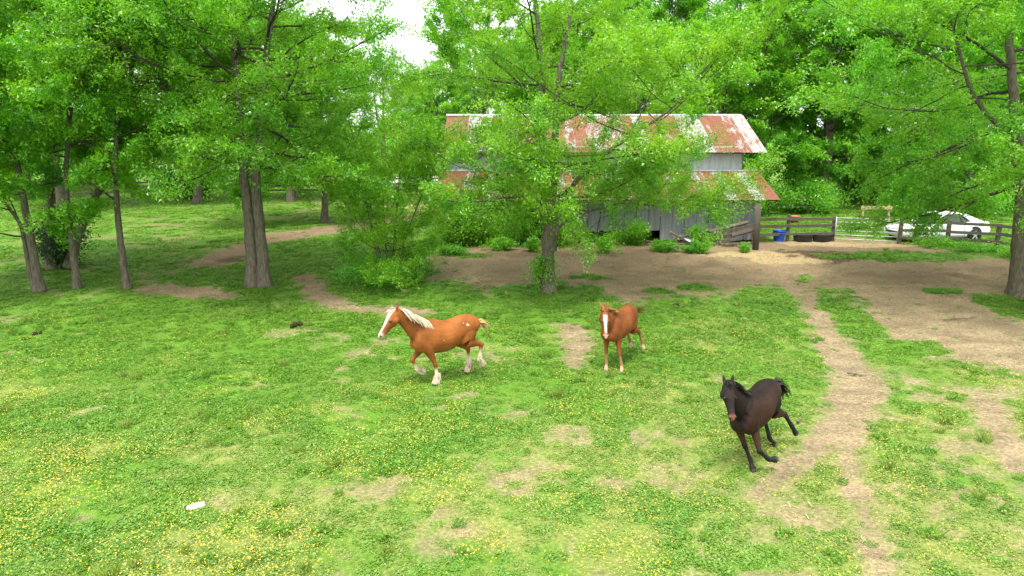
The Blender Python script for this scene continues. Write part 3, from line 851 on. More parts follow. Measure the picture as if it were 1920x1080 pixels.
# trees behind the barn and along the back fence: four kinds, copied
def straight(H, lean=.4, fork=False, seed=0):
    g = np.random.RandomState(seed)
    s = [([(0, 0, -.1), (.1, 0, H * .3), (lean * .6, .1, H * .65), (lean, 0, H)], H * .022, .05)]
    if fork: s.append(([(.05, 0, H * .22), (-.5, .2, H * .5), (-1.1, .1, H * .92)], H * .015, .04))
    return s
KIND = {}
KIND['a'] = dict(stems=straight(17, .6, True, 1), seed=71, n_limb=32, limb_len=5.6, t0=.12, n_sub=7, n_twig=5, n_leaf=105000, leaf=.18, split=False, twig_wood=False, twig_len=1.0, jitter=.14, elev=(5, 55))
KIND['b'] = dict(stems=straight(15, -.5, False, 2), seed=72, n_limb=24, limb_len=5.2, t0=.14, n_sub=7, n_twig=5, n_leaf=92000, leaf=.18, split=False, twig_wood=False, twig_len=1.0, jitter=.14, elev=(5, 60))
KIND['c'] = dict(stems=straight(11, .5, True, 3), seed=73, n_limb=26, limb_len=4.2, t0=.10, n_sub=6, n_twig=5, n_leaf=75000, leaf=.16, split=False, twig_wood=False, twig_len=.9, jitter=.13, elev=(10, 60))
KIND['d'] = dict(stems=straight(14, .3, True, 4), seed=74, n_limb=22, limb_len=4.6, t0=.25, n_sub=6, n_twig=4, n_leaf=26000, leaf=.15, split=False, twig_wood=True, twig_len=1.0, jitter=.12, elev=(20, 65))
made = {}
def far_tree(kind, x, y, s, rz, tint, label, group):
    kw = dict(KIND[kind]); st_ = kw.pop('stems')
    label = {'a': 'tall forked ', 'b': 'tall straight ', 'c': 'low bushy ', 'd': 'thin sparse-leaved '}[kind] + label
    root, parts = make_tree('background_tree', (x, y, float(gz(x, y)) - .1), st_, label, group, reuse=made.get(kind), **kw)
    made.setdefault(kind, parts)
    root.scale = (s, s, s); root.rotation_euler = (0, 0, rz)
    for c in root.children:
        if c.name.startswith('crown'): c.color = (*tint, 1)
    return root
BEH = 'trees behind the barn'
lab_beh = 'green tree rising behind the rusty-roofed barn'
for k, x, y, s, rz, tint in (('b', -5.5, 58, .62, .3, (1.1, 1.05, .9)), ('d', -1.0, 60, .85, 1.3, (1.0, 1, .9)), ('a', 3.0, 64, .82, 2.0, (1.0, 1, .9)), ('d', 8.0, 55, .9, 4.0, (1.05, 1, .9)),
                             ('c', 13.5, 51, 1.05, 3.1, (1.15, 1.08, .9)), ('b', 17.5, 52, 1.0, .9, (.95, 1.0, .95)), ('d', 11.0, 70, 1.0, 2.9, (.9, .95, .9)), ('a', -1.5, 76, .75, 4.9, (.9, .95, .9)), ('b', 9.0, 61, .98, 5.5, (1.0, 1, .9)), ('c', 4.5, 58, 1.25, .6, (1.05, 1.02, .9)), ('a', 13.0, 63, .98, 1.7, (1.05, 1.02, .95)), ('b', -2.6, 68, 1.2, 3.3, (1.15, 1.08, 1.0))):
    far_tree(k, x, y, s, rz, tint, lab_beh, BEH)
RT = 'trees beyond the gate'
lab_rt = 'green tree standing beyond the gate and the white car'
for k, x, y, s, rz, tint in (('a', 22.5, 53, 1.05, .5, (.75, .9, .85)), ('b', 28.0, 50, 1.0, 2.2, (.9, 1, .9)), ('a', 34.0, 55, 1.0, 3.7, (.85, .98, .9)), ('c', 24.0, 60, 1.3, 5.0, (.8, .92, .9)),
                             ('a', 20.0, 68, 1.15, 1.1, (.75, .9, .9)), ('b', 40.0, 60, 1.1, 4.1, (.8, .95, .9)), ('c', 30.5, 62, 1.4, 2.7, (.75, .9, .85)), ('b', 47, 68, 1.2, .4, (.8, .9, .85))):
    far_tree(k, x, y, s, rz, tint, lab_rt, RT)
LT = 'trees along the back fence'
lab_lt = 'tree standing near the back rail fence beyond the double-trunked tree'
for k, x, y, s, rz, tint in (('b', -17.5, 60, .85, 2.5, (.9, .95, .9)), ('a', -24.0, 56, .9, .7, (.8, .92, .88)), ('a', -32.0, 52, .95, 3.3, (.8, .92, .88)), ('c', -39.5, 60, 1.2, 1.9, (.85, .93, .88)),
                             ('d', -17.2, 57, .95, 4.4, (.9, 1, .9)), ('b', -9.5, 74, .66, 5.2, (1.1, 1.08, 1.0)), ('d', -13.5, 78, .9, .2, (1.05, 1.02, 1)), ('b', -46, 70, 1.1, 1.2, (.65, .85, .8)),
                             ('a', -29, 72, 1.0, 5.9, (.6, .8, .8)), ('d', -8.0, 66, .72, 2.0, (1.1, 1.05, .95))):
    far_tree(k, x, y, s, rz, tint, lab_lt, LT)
far_tree('c', -11.3, 44, .95, 1.0, (1.0, 1.0, .9), 'tree rising between the double-trunked tree and the thicket', LT)
far_tree('b', -15.5, 43, .8, 2.0, (.9, .97, .9), 'tree standing close behind the double-trunked tree', LT)

# a wood far off that closes the view
def far_wood():
    g = np.random.RandomState(91); C = []
    for i in range(420):
        x = g.uniform(-190, 190); y = g.uniform(150, 215) ; h = g.uniform(7, 13)
        n = 90
        v = g.normal(0, 1, (n, 3)); v /= np.linalg.norm(v, axis=1)[:, None]; v *= g.rand(n, 1) ** .33
        C.append(np.array([x, y, float(gz(x, y)) + h * .5]) + v * np.array([4.0, 4.0, h * .5]))
    C = np.concatenate(C)
    me = leaves_mesh(g, C, g.normal(0, 1, C.shape), 1.3, .7, .8, 'leaf', .3)
    o = tag(obj('far_wood', me), 'distant band of woodland closing the horizon', 'woodland', kind='stuff'); o.color = (.9, 1, 1, 1)
far_wood()

# ------------------------------------------------------------------ shrubs, vines and the cedar
def shrub(name, loc, rx, ry, h, n, label, leaf=.09, tint=(1, 1, 1), seed=0, mat='leaf', stems=6, group=None, cat='shrub', cone=False):
    g = np.random.RandomState(seed + 500)
    root = empty(name, loc, label, cat, group)
    C, D = [], []; w = Wood()
    n = int(n * 1.7); ns = max(stems * 4, 14); per = int(n / ns)
    lob = [(g.rand() * 6.283, g.uniform(.4, 1.35), g.uniform(.4, 1.25)) for _ in range(5)]
    for i in range(ns):
        la, lr, lh = lob[i % 5]
        a = la + g.normal(0, .55); q = g.rand() ** .6
        tip = np.array([math.cos(a) * rx * lr * q, math.sin(a) * ry * lr * q, h * lh * g.uniform(.35, 1.0) * (1 - .25 * q)])
        if cone: tip = np.array([math.cos(a) * rx * (1 - i / ns), math.sin(a) * ry * (1 - i / ns), h * (.15 + .85 * i / ns)])
        b0 = np.array([math.cos(a) * rx * .3 * q, math.sin(a) * ry * .3 * q, -.05])
        k = 7; p = np.stack([b0 + (tip - b0) * t + np.array([0, 0, h * .22 * math.sin(math.pi * t)]) for t in np.linspace(0, 1, k)])
        p[1:] += np.cumsum(g.normal(0, .035 * (rx + h) * .5, (k - 1, 3)), 0); p[:, 2] = np.maximum(p[:, 2], -.05)
        if i < stems * 2:
            V, F = tube_np(p, np.linspace(.016, .004, k), 4); w.add(V, F)
        m = max(6, int(per * g.uniform(.5, 1.5)))
        t = (g.rand(m) ** .75) * (k - 1.001); ii = t.astype(int); f = (t - ii)[:, None]
        cc = p[ii] * (1 - f) + p[ii + 1] * f + g.normal(0, 1, (m, 3)) * (.072 * (rx + h)) * np.array([1, 1, .75])
        cc[:, 2] = np.maximum(cc[:, 2], .02)
        C.append(cc); D.append(p[ii + 1] - p[ii] + g.normal(0, .08, (m, 3)))
    wm = obj('stem', w.mesh('stem', 'limb_bark'), root)
    me = leaves_mesh(g, np.concatenate(C), np.concatenate(D), leaf, .62, .6, mat, .01)
    me.name = 'foliage'
    o = obj('foliage', me, root); o.color = (*tint, 1)
    return root

p = P(118, 500); shrub('cedar_bush', p, 1.0, .9, 2.3, 6500, 'dark bushy young cedar among the clumped trunks', .10, (1, 1, 1), 1, 'leaf_dark')
p = P(345, 372); shrub('evergreen_bush', p, 2.8, 2.4, 3.6, 9000, 'dark evergreen bush in front of the back rail fence', .17, (1.6, 1.7, 1.5), 2, 'leaf_dark')
WALL_Y = 36.3
for i, (px, rx, h, n, tint, lab) in enumerate((
        (862, 1.3, 2.1, 9000, (.8, .92, .8), 'tall climbing shrub swallowing the open left corner of the barn'),
        (905, .9, 1.9, 4500, (1.0, 1.0, .8), 'bright climbing shrub over the first barn panels'),
        (975, .8, 1.9, 3800, (.85, .95, .8), 'dark-gapped climbing shrub on the barn wall behind the forked tree'),
        (1095, 1.1, 1.0, 0, (1, 1, .8), ''),
        (1185, .9, 1.5, 2600, (.95, 1, .8), 'climbing shrub hanging before the middle of the barn wall'),
        (1310, .8, 1.0, 1700, (1.1, 1.05, .75), 'climbing shrub beside the heap of grey boards'))):
    if not n: continue
    x = at(px, 440, WALL_Y).x
    shrub('climbing_shrub', (x, WALL_Y - .75, float(gz(x, WALL_Y - .75))), rx, .55, h, n, lab, .105, tint, 10 + i, stems=7, group='shrubs growing against the barn')
for i, (px, py, rx, h, n, tint, lab) in enumerate((
        (935, 468, .8, .7, 1800, (1.15, 1.1, .75), 'low bright weedy bush under the barn eave, left of the forked trunk'),
        (1005, 470, .55, .7, 1500, (1.1, 1.08, .75), 'small weedy bush against the forked trunk'),
        (1135, 472, .6, .9, 1300, (1.2, 1.12, .75), 'upright yellow-green weedy bush before the ragged foot of the barn wall'),
        (1235, 470, 1.2, .45, 2000, (.95, 1.0, .85), 'low wide weed patch below the bent metal sheet'),
        (1300, 473, .7, .55, 1800, (.8, .95, .8), 'dark green nettle clump in front of the grey boards'),
        (1400, 472, .5, .45, 700, (.9, .95, .9), 'thin grassy tuft at the foot of the tall barn pole'),
        (840, 478, 1.0, .5, 1800, (.8, .95, .8), 'grassy bank at the left corner of the barn'))):
    shrub('weed_bush', P(px, py), rx, rx * .6, h, n, lab, .085, tint, 30 + i, stems=5, group='weeds along the barn foot')
p = P(1028, 545); shrub('sucker_growth', (p.x - .25, p.y - .15, p.z), .42, .38, 2.3, 1100, 'leafy suckers sprouting up the forked trunk', .10, (1.15, 1.1, .75), 50, stems=5)
p = P(730, 530); shrub('bramble_skirt', p, 2.1, 1.7, 1.05, 15000, 'dense low bramble skirt round the many-stemmed young tree', .06, (.75, .95, .8), 51, stems=6)
for i, (px, py, rx, h) in enumerate(((1780, 462, 1.6, .4), (1840, 472, 1.4, .45), (1905, 485, 1.4, .5))):
    shrub('fence_weeds', P(px, py), rx, .5, h, 1800, 'low weeds growing along the foot of the board fence by the car', .08, (.95, 1, .8), 60 + i, stems=3, group='weeds under the board fence')
for i, (x, y, r, h) in enumerate(((20.5, 49, 2.2, 3.2), (25.5, 47.5, 2.2, 2.8), (30, 47.5, 2.4, 3.4), (35, 50, 2.6, 3.6), (16.0, 48, 1.8, 2.6))):
    shrub('understorey_bush', (x, y, float(gz(x, y))), r, r, h, 8000, 'full green bush filling the gap below the trees beyond the gate', .14, (.85, .98, .85), 70 + i, group='bushes beyond the gate')
for i, (x, y, r, h) in enumerate(((-46, 66, 4, 5), (-38, 70, 4, 5.5), (-31, 71, 4, 5), (-25, 72, 3.5, 4.5), (-19, 76, 3.5, 4), (-15.5, 84, 3, 2.6), (-11, 88, 3, 2.4), (-52, 78, 4.5, 6))):
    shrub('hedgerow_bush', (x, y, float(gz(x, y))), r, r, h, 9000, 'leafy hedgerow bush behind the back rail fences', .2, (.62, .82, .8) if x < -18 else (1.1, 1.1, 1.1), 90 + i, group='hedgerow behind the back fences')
for i, (x, y, r, h) in enumerate(((-2.5, 35.2, 1.2, 2.6), (-.4, 35.3, 1.0, 2.3), (2.2, 35.3, .9, 2.4))):
    shrub('creeper', (x, y, float(gz(x, y))), r, .5, h, 3600, 'leafy creeper reaching up to the eave at the open end of the barn', .10, (.95, 1.0, .8), 110 + i, stems=9, group='creepers at the barn eave')
for i, (x, y, r, h) in enumerate(((13, 57, 3, 5.5), (17.5, 59, 3, 5), (22, 57, 3.2, 5.5), (27, 58, 3.2, 5.5), (32, 58, 3.4, 6), (37.5, 60, 3.5, 6), (43, 62, 3.6, 6), (49, 66, 4, 6.5))):
    shrub('thicket_bush', (x, y, float(gz(x, y))), r, r, h, 7000, 'tall dark thicket bush closing the view under the trees beyond the gate', .2, (.8, .93, .85), 130 + i, group='thicket under the trees beyond the gate')
# ------------------------------------------------------------------ barn
rg = random.Random(4)
GB = float(gz(5, 37))
eav = at(1460, 375, 35.6); top = at(1420, 322, 39.2); ueav = at(1435, 286, 38.8); rid = at(1400, 218, 43.4)
bx0, bx1 = at(812, 370, 35.6).x, eav.x              # lean-to eave ends
wx0, wx1 = at(832, 440, WALL_Y).x, at(1418, 440, WALL_Y).x
barn = empty('old_barn', ((wx0 + wx1) / 2, WALL_Y, GB), 'long old barn with rusty patched metal roofs and grey sheet walls', 'barn')
B0 = Vector(barn.location)
def rel(x, y, z): return Vector((x, y, z)) - B0

def sheet_mesh(w, L, amp=.016, per=.085):
    n = int(w / per * 2); xs = np.linspace(0, w, n + 1)
    zz = amp * np.where(np.arange(n + 1) % 2, 1, -1)
    V = np.concatenate([np.stack([xs, np.zeros(n + 1), zz], 1), np.stack([xs, np.full(n + 1, L), zz], 1)])
    i = np.arange(n); F = np.stack([i, i + 1, n + 2 + i, n + 1 + i], 1)
    return np_mesh('roof_sheet', V, F, False, M['roof'])
def roof_slope(a, b, x0, x1, w, parent):
    """metal sheets laid up the slope from eave a=(y,z) to ridge b=(y,z)"""
    L = math.hypot(b[0] - a[0], b[1] - a[1]); ang = math.atan2(b[1] - a[1], b[0] - a[0])
    me = sheet_mesh(w + .07, L + .10)
    n = int((x1 - x0) / w)
    for i in range(n + 1):
        o = obj('roof_sheet', me, parent)
        o.location = rel(x0 + i * w * (x1 - x0) / (n * w + w), a[0], a[1] + .010 * (i % 2) + rg.uniform(-.006, .006)) - Vector((0, .05 + rg.uniform(0, .07), 0))
        o.rotation_euler = (ang + rg.uniform(-.006, .006), 0, rg.uniform(-.006, .006))
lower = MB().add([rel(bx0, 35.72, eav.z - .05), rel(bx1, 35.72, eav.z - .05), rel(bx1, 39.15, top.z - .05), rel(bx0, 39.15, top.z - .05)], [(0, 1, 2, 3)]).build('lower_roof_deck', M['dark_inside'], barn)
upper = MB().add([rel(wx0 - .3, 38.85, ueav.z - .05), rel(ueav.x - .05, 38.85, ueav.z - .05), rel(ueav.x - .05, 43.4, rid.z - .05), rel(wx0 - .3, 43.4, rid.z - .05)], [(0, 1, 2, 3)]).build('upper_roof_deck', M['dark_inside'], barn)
roof_slope((35.65, eav.z), (39.2, top.z), bx0, bx1, .66, lower)
roof_slope((38.8, ueav.z), (43.4, rid.z), wx0 - .35, ueav.x, .66, upper)
MB().add([rel(wx0 - .35, 43.42, rid.z), rel(ueav.x, 43.42, rid.z), rel(ueav.x, 48.2, ueav.z), rel(wx0 - .35, 48.2, ueav.z)], [(0, 1, 2, 3)]).build('rear_roof', M['roof'], barn)
MB().tube([rel(wx0 - .38, 43.41, rid.z + .05), rel(ueav.x + .03, 43.41, rid.z + .05)], .07, 8).build('ridge_cap', M['zinc'], barn)
# upper front wall between the two roofs
x = wx0; i = 0
while x < wx1 - .1:
    w = min(.92, wx1 - x)
    MB().box(rel(x + w / 2, 39.3 + (.012 if i % 2 else 0), (top.z + ueav.z) / 2 + .05), (w + .03, .02, ueav.z - top.z + .5)).build('upper_wall_sheet', M['zinc'], barn)
    x += w; i += 1
MB().box(rel((wx0 + bx1) / 2, 39.17, top.z + .06), (bx1 - wx0 + .2, .12, .05), Matrix.Rotation(.5, 3, 'X')).build('flashing', M['zinc'], barn)
# front sheets of the lean-to, with gaps at the open end and a ragged foot
pw = .60
n = int((wx1 - wx0) / pw)
for i in range(n):
    xa = wx0 + i * pw
    px = proj(xa + .3, WALL_Y, 1.5)[0]
    if px < 890 or 918 < px < 935 or 985 < px < 1040: continue
    ft = GB + (.50 if 1050 < px < 1240 else .12) + rg.uniform(-.06, .14)
    tp = eav.z + .16
    k = 6; vs = []; fs = []
    for j in range(k + 1):
        xx = xa + .012 + (pw - .024) * j / k; zf = ft + rg.uniform(-.05, .05)
        for yy in (WALL_Y, WALL_Y + .02):
            vs += [rel(xx, yy + (.02 if i % 2 else 0), zf), rel(xx, yy + (.02 if i % 2 else 0), tp)]
    for j in range(k):
        a = 4 * j
        fs += [(a, a + 4, a + 5, a + 1), (a + 2, a + 3, a + 7, a + 6), (a, a + 2, a + 6, a + 4)]
    MB().add(vs, fs).build('wall_panel', M['wall_sheet'], barn)
for px in (836, 900, 965, 1044, 1180, 1330, 1416):
    xx = at(px, 440, WALL_Y).x
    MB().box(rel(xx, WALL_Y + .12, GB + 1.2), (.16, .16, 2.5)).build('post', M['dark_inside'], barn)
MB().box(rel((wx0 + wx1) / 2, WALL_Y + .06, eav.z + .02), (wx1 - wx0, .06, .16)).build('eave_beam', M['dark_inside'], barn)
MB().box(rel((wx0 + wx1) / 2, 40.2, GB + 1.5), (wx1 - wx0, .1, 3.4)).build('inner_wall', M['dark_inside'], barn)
for xx, nm in ((wx0 + .02, 'end_wall'), (wx1 - .02, 'end_wall')):
    MB().add([rel(xx, WALL_Y + .25, GB), rel(xx, 48, GB), rel(xx, 48, ueav.z - .1), rel(xx, 43.4, rid.z - .1), rel(xx, 39.2, ueav.z - .1), rel(xx, 39.2, top.z - .1), rel(xx, WALL_Y + .25, eav.z)],
             [(0, 1, 2, 3, 4, 5, 6)]).build(nm, M['wall_sheet'], barn)
MB().add([rel(wx0, 48, GB), rel(wx1, 48, GB), rel(wx1, 48, ueav.z), rel(wx0, 48, ueav.z)], [(0, 1, 2, 3)]).build('rear_wall', M['wall_sheet'], barn)
for px, py in ((1090, 462), (1190, 455), (1200, 459)):
    q = P(px, py)
    lb = MB().box((0, 0, .06), (1.5, .16, .07), Matrix.Rotation(rg.uniform(-.15, .15), 3, 'Z')).build('loose_board', M['board'], None, loc=(q.x, WALL_Y + .05 - .22 * (py == 459), GB + .02))
    tag(lb, 'loose grey board lying under the ragged foot of the barn wall', 'board', 'boards under the barn wall')
# the tall pole carrying the eave
q = P(1416, 468)
pole = MB().tube([(0, 0, -.15), (.01, 0, 1.2), (0, .02, eav.z - q.z - .02)], [.15, .14, .13], 10).build('barn_pole', M['fence_wood'], None, True, loc=q)
tag(pole, 'tall round weathered pole propping the barn eave beside the fence', 'pole')

# ------------------------------------------------------------------ fences
def fence(name, pix, height, rails, label, mat, post_w=.15, extra_posts=1, skip=()):
    """posts at the given photo pixels, rails between; each its own part"""
    Q = [P(a, b_) if not isinstance(a, Vector) else a for a, b_ in pix]
    root = empty(name, Q[0], label, 'fence')
    o = Q[0]
    for i, p_ in enumerate(Q):
        h = height * rg.uniform(.95, 1.06)
        MB().box((p_ - o) + Vector((0, 0, h / 2 - .05)), (post_w, post_w, h + .1), Matrix.Rotation(rg.uniform(-.04, .04), 3, 'Y') @ Matrix.Rotation(rg.uniform(-.3, .3), 3, 'Z')).build('post', mat, root, bevel=.012)
    for i in range(len(Q) - 1):
        if i in skip: continue
        for r in rails:
            a = Q[i] - o + Vector((0, -post_w * .62, r * height + rg.uniform(-.03, .03))); c = Q[i + 1] - o + Vector((0, -post_w * .62, r * height + rg.uniform(-.03, .03)))
            dv = (c - a).normalized()
            MB().bar(a - dv * .06, c + dv * .06, .04, .14).build('rail', mat, root)
    return root
fence('board_fence', [(1418, 455), (1476, 452), (1561, 452)], 1.28, (.30, .62, .90), 'weathered board fence between the barn pole and the metal gate', M['fence_wood'], .17)
fence('board_fence', [(1686, 457), (1775, 459), (1868, 466), (1990, 486), (2140, 512)], 1.22, (.25, .56, .90), 'weathered board fence running from the gate past the white car', M['fence_wood'], .16)
def run(px0, py0, px1, py1, step):
    a, b_ = P(px0, py0), P(px1, py1); n = max(1, int((b_ - a).length / step))
    return [(a.lerp(b_, i / n), None) for i in range(n + 1)]
def fixz(L): 
    for v, _ in L: v.z = float(gz(v.x, v.y))
    return L
fence('rail_fence', fixz(run(20, 376, 320, 368, 2.6)), 1.3, (.35, .62, .90), 'pale grey rail fence behind the clumped slender trees', M['board'], .16)
fence('rail_fence', fixz(run(420, 364, 850, 360, 2.6)), 1.35, (.25, .55, .88), 'dark rail fence along the back of the field in front of the pale drive', M['fence_wood'], .18)
fence('rail_fence', fixz(run(1440, 402, 1515, 402, 2.2)), 1.2, (.45, .9), 'grey rail fence under the trees behind the board fence', M['board'], .13)
# gate
ga, gb = P(1563, 453), P(1683, 457)
gate = empty('tube_gate', ga, 'galvanised tube gate with six bars in the board fence', 'gate')
gv = gb - ga; gv2 = gv * .985
for i in range(6):
    z = .14 + i * .215
    MB().tube([gv * .012 + Vector((0, 0, z)), gv2 + Vector((0, 0, z - .02))], .022, 8).build('bar', M['steel'], gate, True)
for k in (.012, .985):
    MB().tube([gv * k + Vector((0, 0, .10)), gv * k + Vector((0, 0, 1.26))], .026, 8).build('upright', M['steel'], gate, True)
MB().tube([gv * .5 + Vector((0, -.02, .13)), gv * .5 + Vector((0, -.02, 1.22))], .020, 8).build('brace', M['steel'], gate, True)
# pale gravel drive behind the back fence
q0, q1 = P(560, 352), P(900, 352)
dr_n = 24; V = []; 
for i in range(dr_n + 1):
    xx = q0.x + (q1.x + 6 - q0.x) * i / dr_n
    for yy in (q0.y + 3, q0.y + 9, q0.y + 15): V.append((xx, yy + .6 * math.sin(i * .7), float(gz(xx, yy)) + .06))
F = [(3 * i + j, 3 * i + 3 + j, 3 * i + 4 + j, 3 * i + 1 + j) for i in range(dr_n) for j in range(2)]
tag(MB().add(V, F).build('gravel_drive', plain('pale_gravel', (.72, .70, .66), .95, .1, 0, .12, 3)), 'pale gravel drive behind the dark rail fence', 'drive', kind='structure')

# ------------------------------------------------------------------ things in the yard
q = P(1460, 452)
t_ = empty('blue_tub', q, 'blue plastic tub standing by the board fence', 'tub')
MB().lathe([(.0, .02), (.25, .0), (.255, .02), (.30, .50), (.325, .51), (.325, .55), (.295, .55), (.285, .5), (.24, .06), (0, .05)], 24).build('shell', M['blue'], t_, True)
MB().lathe([(.31, .40), (.322, .41), (.322, .43), (.31, .44)], 24).build('rim_band', M['blue'], t_, True)
for px, lab in ((1505, 'black rubber feed trough lying next to the blue tub'), (1541, 'black rubber feed trough lying next to the gate')):
    q = P(px, 452)
    t_ = empty('feed_trough', q, lab, 'trough')
    MB().lathe([(0, .03), (.42, .0), (.44, .02), (.52, .32), (.545, .33), (.545, .36), (.50, .36), (.42, .06), (0, .05)], 28, sy=.6).build('shell', M['rubber'], t_, True)
q = P(1489, 418)
t_ = empty('clay_planter', q, 'orange clay planter on the grass behind the board fence', 'planter')
MB().lathe([(0, .02), (.22, 0), (.30, .36), (.34, .36), (.34, .44), (.29, .44), (.28, .36), (0, .34)], 24).build('pot', M['terracotta'], t_, True)
# pale timber frame behind the gate
q = P(1615, 420); q2 = P(1664, 419)
fr = empty('timber_frame', q, 'pale timber frame like a jump stand behind the gate', 'frame')
dv = q2 - q
for k in (0, 1):
    MB().box(dv * k + Vector((0, 0, .55)), (.12, .12, 1.1)).build('upright', M['new_wood'], fr)
MB().bar(Vector((-.15, -.08, .98)), dv + Vector((.15, -.08, .96)), .05, .20).build('top_rail', M['new_wood'], fr)
MB().bar(Vector((0, -.08, .42)), dv + Vector((0, -.08, .42)), .05, .12).build('lower_rail', M['board'], fr)
# the heap of boards by the pole
hl, hg = 'weathered grey board in the heap leaning by the barn pole', 'boards heaped by the barn pole'
def boardpx(a, b_, Ya, Yb, w=.05, h=.17, roll=0, mat='board', name='old_board'):
    A, Bp = at(a[0], a[1], Ya), at(b_[0], b_[1], Yb); c = (A + Bp) / 2
    o = MB().bar(A - c, Bp - c, w, h, roll).build(name, M[mat], None, loc=c)
    return tag(o, hl, 'board', hg)
for a, b_, Ya, Yb, w, h, rl in (
        ((1328, 434), (1402, 416), 35.9, 35.7, .22, .06, .5), ((1335, 440), (1412, 424), 35.6, 35.5, .06, .20, 0), ((1345, 446), (1415, 432), 35.4, 35.3, .06, .17, .2),
        ((1348, 452), (1388, 448), 35.3, 35.2, .10, .12, 0), ((1352, 458), (1400, 456), 35.1, 35.0, .16, .07, 0), ((1346, 464), (1378, 465), 34.9, 34.8, .18, .06, 0),
        ((1378, 424), (1374, 460), 35.45, 35.3, .06, .18, 0), ((1412, 424), (1410, 464), 35.55, 35.4, .05, .17, 0), ((1400, 428), (1397, 462), 35.6, 35.5, .05, .17, 0),
        ((1262, 446), (1330, 430), 36.0, 35.8, .20, .05, .7), ((1372, 440), (1408, 430), 35.3, 35.25, .05, .18, -.2), ((1318, 438), (1320, 470), 35.4, 35.2, .12, .12, 0),
        ((1343, 438), (1346, 468), 35.35, 35.2, .13, .10, 0)):
    boardpx(a, b_, Ya, Yb, w, h, rl)
# crumpled sheet
A = at(1254, 440, 35.6); n = 14; V = []; F = []
for i in range(n + 1):
    u = i / n
    for j in range(3):
        v = j / 2
        V.append((1.45 * u + .02 * math.sin(9 * u), -.30 * v + .05 * math.sin(7 * u), -.34 * math.sin(u * 1.9) + .18 * u + .20 * v * math.cos(u * 3) + .03 * math.sin(14 * u + 2 * v)))
for i in range(n):
    for j in range(2): F.append((3 * i + j, 3 * i + 3 + j, 3 * i + 4 + j, 3 * i + 1 + j))
sh = MB().add(V, F).build('bent_sheet', M['zinc'], None, True, loc=A)
sh.modifiers.new('thick', 'SOLIDIFY').thickness = .006
tag(sh, 'crumpled galvanised metal sheet lying against the barn beside the boards', 'metal sheet')

